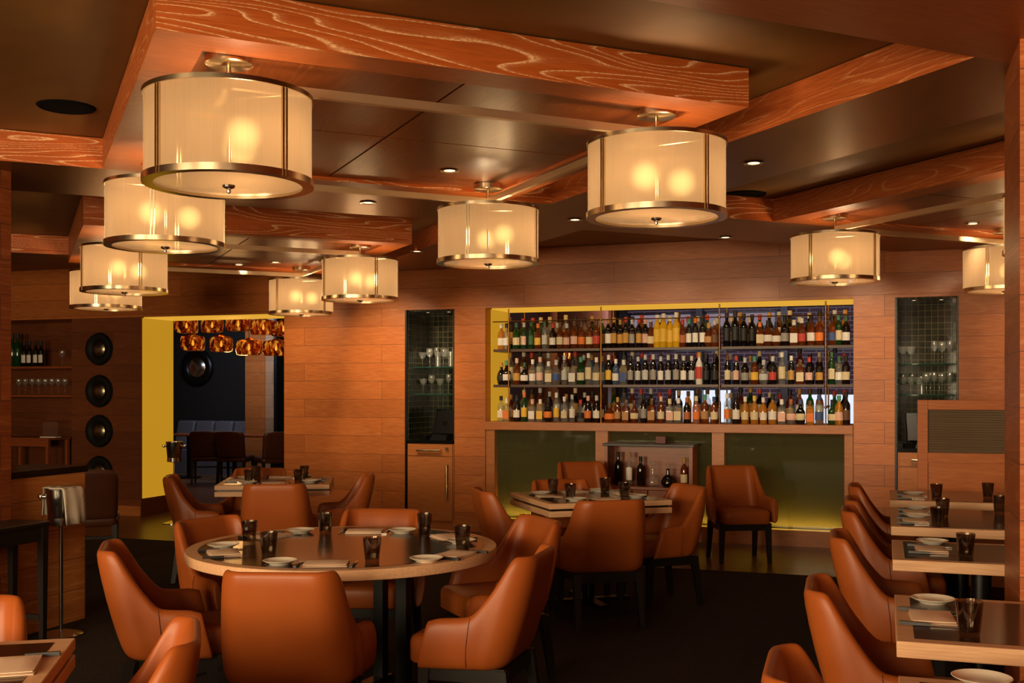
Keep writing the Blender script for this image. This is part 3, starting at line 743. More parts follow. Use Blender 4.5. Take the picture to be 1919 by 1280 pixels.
def cutlery():
    h = MB().quadbox([(-.007, -.105, .001), (.007, -.105, .001), (.006, -.01, .001), (-.006, -.01, .001), (-.006, -.104, .012), (.006, -.104, .012), (.005, -.01, .010), (-.005, -.01, .010)]).mesh('handle', m_ebony)
    k = MB().quadbox([(-.004, -.01, .003), (.005, -.01, .003), (.008, .07, .002), (-.003, .105, .002), (-.004, -.01, .0055), (.005, -.01, .0055), (.008, .07, .0035), (-.003, .105, .003)]).mesh('blade', m_steel)
    f = MB(); f.quadbox([(-.004, -.01, .003), (.004, -.01, .003), (.004, .04, .003), (-.004, .04, .003), (-.003, -.01, .006), (.003, -.01, .006), (.003, .04, .006), (-.003, .04, .006)])
    f.quadbox([(-.004, .04, .003), (.004, .04, .003), (.012, .06, .002), (-.012, .06, .002), (-.004, .04, .006), (.004, .04, .006), (.012, .06, .004), (-.012, .06, .004)])
    for x in (-.0105, -.0035, .0035, .0105): f.box(x - .0015, x + .0015, .06, .098, .002, .0045)
    return h, k, f.mesh('tines', m_steel)
KH, KB, FT = cutlery()
def setting(p, deg, where, parts='pfnkt', z=ZT, tfwd=.10, trt=.20, pl=-.205):
    a = R(deg); fx, fy = math.cos(a), math.sin(a); rx, ry = fy, -fx; rz = a - PI / 2
    def at(r, f): return (p[0] + rx * r + fx * f, p[1] + ry * r + fy * f, z)
    if 'n' in parts: tag(link('napkin', NA, None, at(0, 0), rz + R(3)), 'folded beige napkin ' + where, 'napkin', 'table napkins')
    if 'p' in parts: tag(link('side_plate', PL, None, at(pl, .015), rz), 'small white side plate ' + where, 'plate', 'side plates')
    if 'f' in parts:
        t = thing('fork', 'dark handled steel fork ' + where, 'fork', at(-.118, 0), rz, 'forks'); link('handle', KH, t); link('tines', FT, t)
    if 'k' in parts:
        t = thing('knife', 'dark handled steel knife ' + where, 'knife', at(.122, 0), rz, 'knives'); link('handle', KH, t); link('blade', KB, t)
    if 't' in parts: tag(link('tumbler', TU, None, at(trt, tfwd), 0), 'smoked tumbler ' + where, 'glass', 'smoked tumblers')
for (px, py, deg, wh, tf, tr) in ((612, 1058, 90, 'at the near edge of the round table', .075, .19),
                          (420, 1038, 20, 'at the left edge of the round table', .19, .12),
                          (508, 1006, -32, 'at the far left edge of the round table', .06, .21),
                          (684, 997, -92, 'at the far edge of the round table', .06, .20),
                          (842, 1008, 205, 'at the right far edge of the round table', .06, .20),
                          (852, 1041, 150, 'at the right near edge of the round table', .09, .21)):
    setting(G(px, py, ZT), deg, wh, tfwd=tf, trt=tr)
def around(c_, ang, wh):
    for k, nm in ((0, 'near side'), (1, 'right side'), (2, 'far side'), (3, 'left side')):
        deg = ang + 90 + 90 * k; a = R(deg)
        setting((c_[0] - math.cos(a) * .30, c_[1] - math.sin(a) * .30), deg, 'at the %s of %s' % (nm, wh), trt=.19, tfwd=.09)
around(T2C, T2A, 'the square table before the bar')
around(T3C, T3A, 'the square table by the boarded wall')
setting(G(22, 1252, ZT), 193, 'on the table cut by the lower left corner', 'nk')
p = Vector((TLC[0] - .12, TLC[1] + .28)); setting(p, 13 - 90, 'at the far side of the lower left table', 'pnk')
setting(W(.225, 2.86, ZT), -19, 'on the banquette table at the bottom edge')
setting(W(.15, 3.87, ZT), -19, 'on the nearest full banquette table', tfwd=.10, trt=.222, pl=-.29)
setting(W(.21, 5.50, ZT), -19, 'on the second banquette table', tfwd=.14, trt=.17, pl=-.245)
setting(W(.17, 6.66, ZT), -19, 'on the third banquette table, nearer setting', tfwd=.11, trt=.20, pl=-.21)
setting(W(.18, 7.13, ZT), -19, 'on the third banquette table, farther setting', tfwd=.15, trt=.15, pl=-.21)
setting(W(.19, 8.12, ZT), -19, 'on the farthest banquette table', tfwd=.15, trt=.10, pl=-.22)
for px, py, lb in ((1874, 962, 'at the wall end of the third banquette table'), (1852, 934, 'at the wall end of the farthest banquette table')):
    q = G(px, py, ZT); tag(link('tumbler', TU, None, q, 0), 'lone smoked tumbler ' + lb, 'glass', 'smoked tumblers')

# ------------------------------------------------------------------ bar: shelving, ledge, front
xl, xr = xa[919], xa[1600]
t = thing('back_bar_shelf', 'back bar of dark wooden shelves on brass posts carrying rows of bottles', 'shelf', W(0, YW), AW)
SZ = [1.17, 1.56, 1.935]
for z in SZ[1:]:
    bevel(MB().box(xl + .014, xr - .004, .06, T - .02, z - .028, z).build('shelf', m_shelf, t), .002)
pxs = [wx(p, YW + .05) for p in (954, 1127, 1349, 1548)]
for x in pxs:
    for yy in (.045, T - .03):
        po = MB().cyl(.0075, SZ[0], ZH - .013, 12).build('post', m_brass, t, (x, yy, 0), smooth=True)
        for z in (SZ[1] - .014, SZ[2] - .014, 1.34, 2.225): MB().lathe([(.001, z - .016), (.013, z - .011), (.015, z), (.013, z + .011), (.001, z + .016)], 12).build('knuckle', m_brass, po, smooth=True)
MB().tube([(xl + .012, -.0 + .045, 2.225), (xr, .045, 2.225)], .006, 8).build('rail', m_brass, t, smooth=True)
t = thing('bar_front', 'bar front of olive glass panels between oak posts with an amber glowing foot', 'bar', W(0, YW), AW)
bevel(MB().box(xa[910] + .002, xa[1600] - .002, -.03, T - .01, 1.085, SZ[0] - .001).build('ledge', m_case, t), .004)
pp = [wx(p) for p in (912, 928, 1117, 1140, 1335, 1358, 1583, 1599)]
for i in range(0, 8, 2): MB().box(pp[i], pp[i + 1], -.012, .10, .15, 1.085).build('post', m_case, t)
for i in (1, 3, 5):
    MB().box(pp[i], pp[i + 1], .0, .008, .15, 1.085).build('glass_panel', m_olive_pane, t)
    MB().box(pp[i], pp[i + 1], .088, .10, .15, 1.085).build('back_panel', m_olive, t)
    MB().box(pp[i] + .02, pp[i + 1] - .02, .03, .045, .152, .160).build('light_strip', m_led, t)
    area('strip_light', W((pp[i] + pp[i + 1]) / 2, YW + .03, .168), W((pp[i] + pp[i + 1]) / 2, YW + .075, .6), pp[i + 1] - pp[i] - .06, .02, 5.0, (1.0, 0.52, 0.08))
MB().box(pp[0], pp[7], -.008, .3, 0, .15).build('plinth', m_case, t)
MB().box(pp[0], pp[7], .1, .3, .15, 1.085).build('backing', m_black, t)

# bottles -----------------------------------------------------------
GL = {'amber': fake_glass('amber_bottle', (0.62, 0.24, 0.05, 1), 0.25, 0.45, S((120, 58, 18))),
      'gold': fake_glass('gold_bottle', (0.80, 0.48, 0.14, 1), 0.25, 0.45, S((206, 140, 46))),
      'dark': fake_glass('dark_bottle', (0.10, 0.06, 0.04, 1), 0.3, 0.6, S((32, 20, 14))),
      'black': fake_glass('black_bottle', (0.02, 0.02, 0.02, 1), 0.3, 0.9, S((14, 14, 12))),
      'clear': fake_glass('clear_bottle', (0.84, 0.86, 0.84, 1), 0.36, 0.14, S((190, 184, 174))),
      'green': fake_glass('green_bottle', (0.10, 0.34, 0.12, 1), 0.3, 0.5, S((34, 76, 34))),
      'blue': fake_glass('blue_bottle', (0.50, 0.62, 0.80, 1), 0.34, 0.25, S((120, 140, 170))),
      'red': fake_glass('red_bottle', (0.40, 0.05, 0.04, 1), 0.3, 0.5, S((96, 20, 14))),
      'pink': fake_glass('pink_bottle', (0.78, 0.44, 0.36, 1), 0.3, 0.4, S((196, 128, 104))),
      'white': fake_glass('white_bottle', (0.9, 0.9, 0.9, 1), 0.2, 0.95, S((220, 214, 204))),
      'yellow': fake_glass('yellow_bottle', (0.9, 0.7, 0.1, 1), 0.2, 0.9, S((214, 164, 30)))}
LC = {k: plain('label_' + k, S(v), 0.6, noise=0.12, nscale=70) for k, v in dict(cream=(214, 196, 156), white=(226, 218, 206), pink=(222, 176, 156), red=(188, 60, 48), gold=(190, 140, 60), tan=(176, 130, 80),
      orange=(222, 118, 40), yellow=(226, 178, 60), grey=(150, 144, 136), blue=(60, 80, 130), teal=(70, 150, 120), green=(60, 96, 60), black=(28, 26, 24), silver=(190, 190, 186), copper=(170, 96, 56), brown=(96, 64, 40)).items()}
SHP = {'round': ([(.001, 0), (.034, 0), (.037, .006), (.037, .165), (.033, .185), (.016, .215), (.0135, .225), (.0135, .268), (.0155, .27), (.0155, .276)], .276, 0, (.045, .125)),
       'slim': ([(.001, 0), (.027, 0), (.030, .005), (.030, .19), (.026, .215), (.0135, .245), (.0125, .29), (.0145, .292), (.0145, .298)], .298, 0, (.05, .15)),
       'square': ([(.001, 0), (.036, 0), (.038, .004), (.038, .15), (.034, .168), (.015, .182), (.0135, .19), (.0135, .23), (.016, .232), (.016, .238)], .238, 7, (.03, .12)),
       'wine': ([(.001, 0), (.034, 0), (.036, .004), (.036, .195), (.032, .215), (.017, .242), (.0145, .255), (.0145, .31), (.016, .311), (.016, .318)], .318, 0, (.05, .15)),
       'squat': ([(.001, 0), (.044, 0), (.05, .012), (.052, .06), (.046, .105), (.024, .14), (.015, .155), (.0145, .185), (.018, .187), (.018, .194)], .194, 0, (.035, .095)),
       'flask': ([(.001, 0), (.030, 0), (.040, .02), (.046, .075), (.040, .13), (.022, .165), (.0145, .185), (.0135, .235), (.016, .237), (.016, .243)], .243, 0, (.045, .11)),
       'tall': ([(.001, 0), (.032, 0), (.034, .005), (.036, .19), (.030, .235), (.016, .262), (.0145, .275), (.0145, .325), (.017, .327), (.017, .334)], .334, 0, (.06, .19))}
BM = {}
def bottle_mesh(kind, what, key):
    k = (kind, what, key)
    if k in BM: return BM[k]
    prof, h, sq, (l0, l1) = SHP[kind]
    if what == 'glass': m = MB().lathe(prof, 14, 0, sq=sq).disc(prof[-1][0], prof[-1][1], 14).mesh('glass', GL[key], 50)
    elif what == 'cap': r = prof[-1][0]; z = prof[-1][1]; m = MB().lathe([(r + .0015, z - .04), (r + .002, z + .012), (.001, z + .013)], 12).mesh('cap', LC[key], 50)
    else:
        pr = []
        for i in range(5):
            z = l0 + (l1 - l0) * i / 4; r = None
            for (r0, z0), (r1, z1) in zip(prof, prof[1:]):
                if z0 <= z <= z1 and z1 > z0: r = r0 + (r1 - r0) * (z - z0) / (z1 - z0)
            pr.append(((r or prof[3][0]) + .0008, z))
        w = R(62) if not sq else R(40)
        m = MB().lathe(pr, 10, 0, a0=-PI / 2 - w, a1=-PI / 2 + w, sq=sq).mesh('label', LC[key], 50)
    BM[k] = m; return m
CAPC = {'amber': 'brown', 'gold': 'black', 'dark': 'gold', 'black': 'black', 'clear': 'silver', 'green': 'green', 'blue': 'blue', 'red': 'red', 'pink': 'cream', 'white': 'gold', 'yellow': 'yellow'}
def bottle(p, kind, glass, lab, cap, label, group, rz=AW, sc_=1.0, wide=1.0):
    t = thing('bottle', label, 'bottle', p, rz, group)
    t.scale = (sc_ * wide, sc_ * wide, sc_)
    link('glass', bottle_mesh(kind, 'glass', glass), t)
    if cap: link('cap', bottle_mesh(kind, 'cap', cap), t)
    if lab: link('label', bottle_mesh(kind, 'label', lab), t)
    return t
K = dict(r='round', s='slim', q='square', w='wine', b='squat', f='flask', t='tall')
A_ = dict(a='amber', g='gold', d='dark', k='black', c='clear', e='green', u='blue', r='red', p='pink', h='white', y='yellow')
B_ = dict(c='cream', w='white', p='pink', r='red', g='gold', t='tan', o='orange', y='yellow', a='grey', u='blue', e='teal', n='green', k='black', s='silver', x='copper', b='brown')
B_['-'] = None
ROWS = {2: 'rgww rcwk|recn seps sen- rayo scsn rdwr racb raps rapb rao- racb rar-|sdw- sdgg sdgg sdgr sdas sdgr sdpp racb tyyw tyyw tyyw tyyw raxr sdwe sdwo sdwk fatg rabs|tkk- tkk- tkk- tkk- qaco fawk fawk rdak qaww rarw rawk rao-|rauk sece rdwn',
        1: 'fdk- fdwe|ragp fdwn rcww rcpp qccw fcus scs- qcwk rece tccw rccw|sdyw ruww qcuw sdak sdss sdss sdas sdws sdss sdas sdws sdss thrg wkk- wkk-|sdcb sdpr rdas raye fcss rdrs tccw sdgw qacb rdpr rdgb|secn rcwn rdck',
        0: 'rcwk qcow|rdwk seyo qcwp qcyw fdok scyw rccw scws fckr rdop rdws|bao- ratg qatb facb sdak qatb racp qcpc qccw rdxx rpo- rate racu|scow wdwk rgcw rgcy rgww rgwk qcpw fcpx fkcu qgob rcuu|feck rgpe wdbk'}
SN = {2: 'top', 1: 'middle', 0: 'bottom'}; ORD = ['zeroth', 'first', 'second', 'third', 'fourth', 'fifth', 'sixth', 'seventh', 'eighth', 'ninth', 'tenth', 'eleventh', 'twelfth', 'thirteenth', 'fourteenth', 'fifteenth', 'sixteenth', 'seventeenth', 'eighteenth', 'nineteenth', 'twentieth']
edges = [xl + .03] + pxs + [xr - .02]
def where(bay, i): return '%s from the yellow end' % ORD[i + 1] if bay == 0 else '%s right of %s brass post' % (ORD[i + 1], ORD[bay])
rnd = random.Random(11)
for sh in (2, 1, 0):
    for bay, seg in enumerate(ROWS[sh].split('|')):
        items = seg.split(); x0, x1 = edges[bay] + .022, edges[bay + 1] - .022
        for i, cde in enumerate(items):
            kd, gl, lb, cp = K[cde[0]], A_[cde[1]], B_[cde[2]], B_[cde[3]]
            x = x0 + (x1 - x0) * (i + .5) / len(items) + rnd.uniform(-.004, .004)
            lt = '%s %s%s bottle, front row, %s shelf, %s' % (kd, gl, ' %s-labelled' % lb if lb else '', SN[sh], where(bay, i))
            bottle(W(x, YW + .125 + rnd.uniform(-.012, .012), SZ[sh]), kd, gl, lb, cp or CAPC[gl], lt, 'front row bottles on the %s bar shelf' % SN[sh], AW + rnd.uniform(-.15, .15), rnd.uniform(.90, 1.02), 1.12)
        n = max(1, int(round((x1 - x0) / .098)))
        for i in range(n):
            gl = rnd.choice(['amber', 'amber', 'dark', 'clear', 'clear', 'gold', 'green', 'dark', 'black'] if sh != 1 else ['clear', 'dark', 'dark', 'clear', 'amber', 'blue'])
            kd = rnd.choice(['tall', 'wine', 'slim', 'round', 'tall']); lb = rnd.choice(['cream', 'white', 'grey', 'gold', 'tan'])
            x = x0 + (x1 - x0) * (i + .5) / n + rnd.uniform(-.006, .006)
            lt = '%s %s %s-labelled bottle, rear row, %s shelf, %s' % (kd, gl, lb, SN[sh], where(bay, i))
            bottle(W(x, YW + .34 + rnd.uniform(-.015, .015), SZ[sh]), kd, gl, lb, rnd.choice(['gold', 'black', 'silver', 'red', 'cream', 'brown']), lt, 'rear row bottles on the %s bar shelf' % SN[sh], AW + rnd.uniform(-.3, .3), rnd.uniform(.98, 1.06), 1.1)

# ------------------------------------------------------------------ niches with stemware, drawer and cupboard
def wineglass_mesh(h, r, rb):
    return MB().lathe([(.001, .0015), (.033, .0), (.034, .002), (.006, .006), (.0035, .012), (.0035, h * .48), (.006, h * .52), (rb * .7, h * .60), (rb, h * .74), (r, h), (r - .0015, h), (rb - .002, h * .74), (rb * .66, h * .615), (.001, h * .55)], 20).mesh('wine_glass', m_stem, 60)
WG = {'wine': wineglass_mesh(.205, .033, .039), 'flute': wineglass_mesh(.215, .026, .030), 'coupe': wineglass_mesh(.165, .048, .036), 'high': MB().lathe([(.001, 0), (.03, 0), (.034, .17), (.032, .17), (.028, .01), (.001, .01)], 18).mesh('wine_glass', m_stem, 50)}
def niche(pa, pb, nm, i):
    x0, x1 = wx(pa), wx(pb); Z0 = .96
    b = MB(); b.box(x0, x0 + .015, YW + .03, YW + T, Z0, ZH); b.box(x1 - .015, x1, YW + .03, YW + T, Z0, ZH); b.box(x0, x1, YW + T - .015, YW + T, Z0, ZH); b.box(x0, x1, YW + .03, YW + T, ZH - .015, ZH)
    struct(b.build('wall_niche', m_tile, rz=AW))
    struct(MB().box(x0 - .012, x0 + .006, YW - .012, YW + .04, .0, ZH).build('trim_%d' % i, m_black, rz=AW))
    struct(MB().box(x1 - .006, x1 + .004, YW - .006, YW + .04, Z0, ZH).build('trim_%d' % (i + 1), m_black, rz=AW))
    t = thing('built_in_cupboard', 'built in oak cupboard with a drawer under the %s' % nm, 'cupboard', W(x0, YW), AW, 'niche cupboards')
    w = x1 - x0
    MB().box(.015, w, .0, T - .02, 0, .925).build('body', m_case, t); MB().box(.015, w - .006, -.008, T - .02, .925, .96).build('counter', m_black_stone, t)
    dr = bevel(MB().box(.025, w - .012, -.018, .0, .795, .915).build('drawer', m_case, t), .002)
    MB().tube([(w * .25, -.02, .855), (w * .25, -.05, .855), (w * .75, -.05, .855), (w * .75, -.02, .855)], .011, 10).build('handle', m_nickel, dr, smooth=True)
    MB().lathe([(.001, 0), (.016, 0), (.016, .02), (.001, .02)], 16).build('lock', m_nickel, dr, (w * .88, -.02, .875)).rotation_euler = (PI / 2, 0, 0)
    do = bevel(MB().box(.025, w - .012, -.018, .0, .10, .785).build('door', m_case, t), .002)
    MB().tube([(w * .88, -.02, .70), (w * .88, -.05, .70), (w * .88, -.05, .36), (w * .88, -.02, .36)], .013, 10).build('handle', m_nickel, do, smooth=True)
    for z, wn in ((1.755, 'upper'), (1.462, 'lower')):
        tag(MB().box(x0 + .016, x1 - .016, YW + .14, YW + T - .02, z - .010, z).build('glass_shelf', m_green_edge, rz=AW), '%s green edged glass shelf in the %s' % (wn, nm), 'shelf', 'glass niche shelves')
    for sx_ in (.3, .75):
        t2 = thing('downlight', 'tiny downlight in the top of the %s, %s one' % (nm, 'left' if sx_ < .5 else 'right'), 'downlight', W(x0 + w * sx_, YW + .2, ZH - .015), AW, 'niche downlights')
        MB().lathe([(.02, -.001), (.03, -.003), (.032, 0), (.02, -.001)], 20).build('trim_ring', m_steel, t2); MB().lathe([(.02, -.001), (.001, -.0015)], 16).build('lens', m_spot, t2)
    l = bpy.data.lights.new('niche_spot', 'SPOT'); l.energy = 16; l.color = (1, .85, .65); l.spot_size = R(75); l.spot_blend = .6; l.shadow_soft_size = .02
    o = bpy.data.objects.new('niche_spot', l); C.objects.link(o); o.location = W(x0 + w * .5, YW + .22, ZH - .03)
    return x0, x1
n0, n1 = niche(762, 851, 'tiled niche left of the bar', 5)
m0, m1 = niche(1680, 1796, 'tiled niche right of the bar', 7)
def glasses(x0, x1, z, kinds, rowname, y=.27):
    n = len(kinds)
    for i, k in enumerate(kinds):
        if k is None: continue
        o = link('wine_glass', WG[k], None, W(x0 + (x1 - x0) * (i + .5) / n, YW + y, z), AW)
        tag(o, '%s glass %s from left, %s' % ({'wine': 'wine', 'flute': 'flute', 'coupe': 'coupe', 'high': 'highball'}[k], ORD[i + 1], rowname), 'glass', 'stemware in the niches')
glasses(n0 + .03, n1 - .02, 1.756, ['coupe', 'wine', 'flute', 'wine', 'high', 'flute'], 'upper front, niche left of the bar')
glasses(n0 + .03, n1 - .02, 1.463, ['coupe', 'wine', 'coupe', 'flute', 'wine'], 'lower front, niche left of the bar')
glasses(n0 + .05, n1 - .02, 1.756, ['wine', 'high', 'wine', 'flute', 'wine'], 'upper rear, niche left of the bar', .42)
glasses(m0 + .03, m1 - .02, 1.756, ['coupe', 'coupe', None, None, 'flute', 'wine', 'flute'], 'upper front, niche right of the bar')
glasses(m0 + .03, m1 - .02, 1.463, ['coupe', 'coupe', 'coupe', 'wine', 'flute', 'wine', 'flute'], 'lower front, niche right of the bar')
glasses(m0 + .03, m1 - .02, 1.463, ['wine', 'wine', 'high', 'flute', 'wine', 'wine'], 'lower rear, niche right of the bar', .42)
def till(x, lb, rz):
    t = thing('till_terminal', lb, 'till', W(x, YW + .28, .96), rz, 'till terminals')
    MB().quadbox([(-.12, -.12, 0), (.12, -.12, 0), (.12, .12, 0), (-.12, .12, 0), (-.10, -.09, .05), (.10, -.09, .05), (.10, .10, .05), (-.10, .10, .05)]).build('base', m_black, t)
    s = MB().quadbox([(-.17, -.03, .06), (.17, -.03, .06), (.17, .02, .05), (-.17, .02, .05), (-.17, .06, .33), (.17, .06, .33), (.17, .10, .32), (-.17, .10, .32)]).build('screen', m_black, t); bevel(s, .008)
    MB().box(-.03, .03, .0, .06, .04, .2).build('stand', m_black, t)
    MB().box(-.22, -.14, -.16, -.05, 0, .045).build('card_reader', m_black_stone, t)
till(n0 + (n1 - n0) * .60, 'black till screen on the counter of the niche left of the bar', AW + R(-18))
till(m0 + (m1 - m0) * .5, 'black till screen in the niche right of the bar, behind the oak screen', AW + R(10))

# ------------------------------------------------------------------ drinks cabinet in front of the bar
cx0, cx1 = wx(1132, 10.35), wx(1298, 10.35)
cp = W((cx0 + cx1) / 2, 10.36); w = (cx1 - cx0) / 2
t = thing('drinks_cabinet', 'open fronted mahogany drinks cabinet with decanters, standing before the olive glass', 'cabinet', cp, AW)
b = MB(); b.box(-w, -w + .035, 0, .3, .12, .955); b.box(w - .035, w, 0, .3, .12, .955); b.box(-w, w, .28, .3, .12, .955)
b.build('carcass', m_mahog, t)
bevel(MB().box(-w - .015, w + .015, -.01, .31, .955, .98).build('top', m_ebony, t)); MB().box(-w + .035, w - .035, .0, .28, .535, .56).build('shelf', m_mahog, t)
for sx_, nm in ((-1, 0), (1, 1)):
    d_ = bevel(MB().box(min(sx_ * .004, sx_ * (w - .04)), max(sx_ * .004, sx_ * (w - .04)), -.0, .02, .13, .53).build('door', m_mahog, t), .002)
    MB().lathe([(.001, 0), (.012, 0), (.012, .02), (.001, .022)], 12).build('knob', m_brass, d_, (sx_ * .04, 0, .36)).rotation_euler = (PI / 2, 0, 0)
for a in (-1, 1):
    for c_ in (.03, .27): MB().cyl(.02, 0, .12, 10, r1=.026).build('leg', m_ebony, t, (a * (w - .05), c_, 0), smooth=True)
def cabp(f, y): q = rot2(AW, -w + 2 * w * f, y); return (cp.x + q[0], cp.y + q[1], .56)
g = 'bottles in the open drinks cabinet'
bottle(cabp(.12, .16), 'wine', 'black', None, 'black', 'dark wine bottle at the left end of the drinks cabinet shelf', g)
bottle(cabp(.26, .12), 'tall', 'clear', 'white', 'tan', 'clear white-labelled bottle in the drinks cabinet beside the dark wine bottle', g, sc_=.95)
bottle(cabp(.38, .16), 'round', 'dark', None, 'black', 'dark unlabelled bottle in the drinks cabinet left of the round decanter', g)
bottle(cabp(.88, .14), 'round', 'amber', 'cream', 'gold', 'amber bottle with cream label at the right end of the drinks cabinet', g)
def decanter(p, lb, mat, s_):
    t = thing('decanter', lb, 'decanter', p, AW, 'decanters in the drinks cabinet')
    MB().lathe([(.001, 0), (.045, 0), (.07, .025), (.072, .06), (.05, .10), (.018, .125), (.014, .17), (.02, .178), (.02, .184), (.001, .184)], 24).build('glass', mat, t, smooth=True).scale = (s_, s_, s_)
    MB().lathe([(.001, .184), (.010, .186), (.012, .2), (.024, .215), (.026, .235), (.014, .25), (.001, .252)], 16).build('stopper', m_stem, t, smooth=True).scale = (s_, s_, s_)
decanter(cabp(.53, .12), 'round clear crystal decanter with stopper in the drinks cabinet', m_stem, 1.0)
decanter(cabp(.70, .13), 'dark filled crystal decanter in the drinks cabinet next to the amber bottle', GL['dark'], .95)
q = rot2(AW, .10, .16)
tag(bevel(MB().box(-.05, .05, -.03, .03, 0, .07).build('card_box', m_red, loc=(cp.x + q[0], cp.y + q[1], .98), rz=AW)), 'small dark red box on top of the drinks cabinet', 'box')

# ------------------------------------------------------------------ oak screen with reeded glass (right)
sx0 = 9.02
x0, x1 = wx(1720, sx0), 1.75
t = thing('booth_screen', 'oak framed booth screen with a reeded glass pane, behind the farthest banquette table', 'screen', W(x0, sx0), AW)
w = x1 - x0
b = MB(); b.box(0, .075, 0, .06, 0, 1.43); b.box(w - .075, w, 0, .06, 0, 1.43); b.box(.075, w - .075, 0, .06, 1.355, 1.43); b.box(.075, w - .075, 0, .06, .945, 1.02); b.box(.075, w - .075, 0, .06, 0, .12)
bevel(b.build('frame', m_screen, t), .002)
MB().box(.075, w - .075, .022, .034, 1.02, 1.355).build('glass_pane', m_reed, t); MB().box(.075, w - .075, .018, .042, .12, .945).build('panel', m_screen, t)

# ------------------------------------------------------------------ left wall pieces: round mirrors, niche, console
for i, (py, lb) in enumerate(((654, 'topmost'), (733, 'second from top'), (808, 'third from top'), (885, 'lowest, half hidden'))):
    r = .168; q = W(wx(187), YW, CZ - (py - HY) * 13.05 / F)
    t = thing('round_mirror', 'round black framed mirror on the dark boards, %s of four' % lb, 'mirror', q, AW, 'column of round mirrors')
    f = MB().lathe([(.085, .004), (.10, .03), (.14, .046), (.18, .038), (.198, .002), (.085, .002)], 48).build('frame', m_matt_black, t, smooth=50); f.rotation_euler = (PI / 2, 0, 0)
    g_ = MB().lathe([(.10, .004), (.075, .02), (.04, .031), (.001, .035)], 40).build('glass', m_dim_mirror, t, smooth=True); g_.rotation_euler = (PI / 2, 0, 0)
x0, x1 = wx(-60), xa[135]
b = MB(); b.box(x0 - .015, x0, YW, YW + .75, 0, ZH); b.box(x1, x1 + .015, YW + .01, YW + .75, 0, ZH); b.box(x0, x1, YW + .72, YW + .75, 0, ZH)
struct(b.build('wall_niche', m_wall_dark, rz=AW))
struct(MB().box(wx(97, YW + .7), x1, YW + .62, YW + .72, 0, ZH).build('wall_niche', m_wall_dark, rz=AW))
for z, n_ in ((1.80, 'upper'), (1.44, 'lower')):
    tag(bevel(MB().box(x0, x1 - .002, YW + .25, YW + .615, z - .03, z).build('wall_shelf', m_mahog, rz=AW)), '%s dark wall shelf in the recess beyond the host counter' % n_, 'shelf', 'recess shelves')
def npx(px, y): return wx(px, YW + y)
for i, px in enumerate((46, 56, 68, 78)):
    bottle(W(npx(px, .4), YW + .4, 1.80), 'wine', 'black', 'white', 'black', 'white-labelled dark wine bottle on the recess shelf, %s from left' % ORD[i + 1], 'wine bottles on the recess shelf')
for i, px in enumerate((24, 34)):
    bottle(W(npx(px, .45), YW + .45, 1.80), 'tall', 'green', None, 'black', 'tall dark green bottle on the recess shelf, %s from the column' % ORD[i + 1], 'green bottles on the recess shelf', sc_=1.25)
tag(link('wine_glass', WG['wine'], None, W(npx(117, .4), YW + .4, 1.80), AW), 'single wine glass at the right end of the upper recess shelf', 'glass')
for i in range(8):
    tag(link('wine_glass', WG['wine'], None, W(npx(36 + 12.3 * i, .4), YW + .4, 1.44), AW), 'clear wine glass on the lower recess shelf, %s from left' % ORD[i + 1], 'glass', 'wine glasses on the lower recess shelf')
t = thing('console_table', 'small dark console table in the recess beyond the host counter', 'table', W(npx(75, .4), YW + .35), AW)
bevel(MB().box(-.45, .36, -.2, .2, .87, .90).build('top', m_mahog, t))
for a in (-.42, .33):
    for c_ in (-.17, .17): MB().box(a - .02, a + .02, c_ - .02, c_ + .02, 0, .87).build('leg', m_mahog, t)
MB().box(-.42, .33, -.18, -.16, .79, .87).build('apron', m_mahog, t)
t = thing('acrylic_display', 'clear display stand with a red edge on the recess console', 'display stand', W(npx(95, .3), YW + .3, .90), AW)
MB().box(-.12, .12, -.05, .05, 0, .012).build('base', m_white, t); MB().box(-.12, .12, -.004, .004, .012, .20).build('plate', m_clear, t); MB().box(-.12, .12, -.005, .005, .20, .212).build('edge', m_red, t)

# ice bucket on a stand by the host counter
def bucket_stand(p, label, zt, cloth, rz=0.0, s_=1.0):
    t = thing('ice_bucket_stand', label, 'ice bucket', (p[0], p[1], 0), rz, 'ice bucket stands')
    z0 = zt - .21
    b = MB().lathe([(.001, z0), (.068, z0), (.074, z0 + .008), (.092, zt - .006), (.097, zt - .003), (.097, zt), (.090, zt - .004), (.070, z0 + .02), (.001, z0 + .018)], 36).build('bucket', m_steel, t, smooth=50)
    for a in (0, PI):
        h = MB(); h.tube([(.088 * math.cos(a), 0, zt - .05), (.115 * math.cos(a), 0, zt - .05)], .012, 12); h.lathe([(.001, zt - .068), (.016, zt - .06), (.018, zt - .05), (.016, zt - .04), (.001, zt - .032)], 14, cx=.118 * math.cos(a)); h.build('knob', m_steel, b, smooth=True)
    MB().cyl(.012, .03, z0 - .015, 14).build('pole', m_steel, t, smooth=True)
    MB().lathe([(.001, z0 - .03), (.06, z0 - .02), (.078, z0 - .015), (.078, z0 + .03), (.074, z0 + .03), (.074, z0 - .008), (.001, z0 - .008)], 30).build('holder', m_steel, t, smooth=50)
    MB().lathe([(.001, 0), (.13, 0), (.13, .008), (.04, .03), (.001, .034)], 36).build('base', m_steel, t, smooth=50)
    return t
IB = W(-4.80, 5.40); bucket_stand(IB, 'polished ice bucket on a tall stand with a cloth over it, before the host counter', .905, True, R(10))
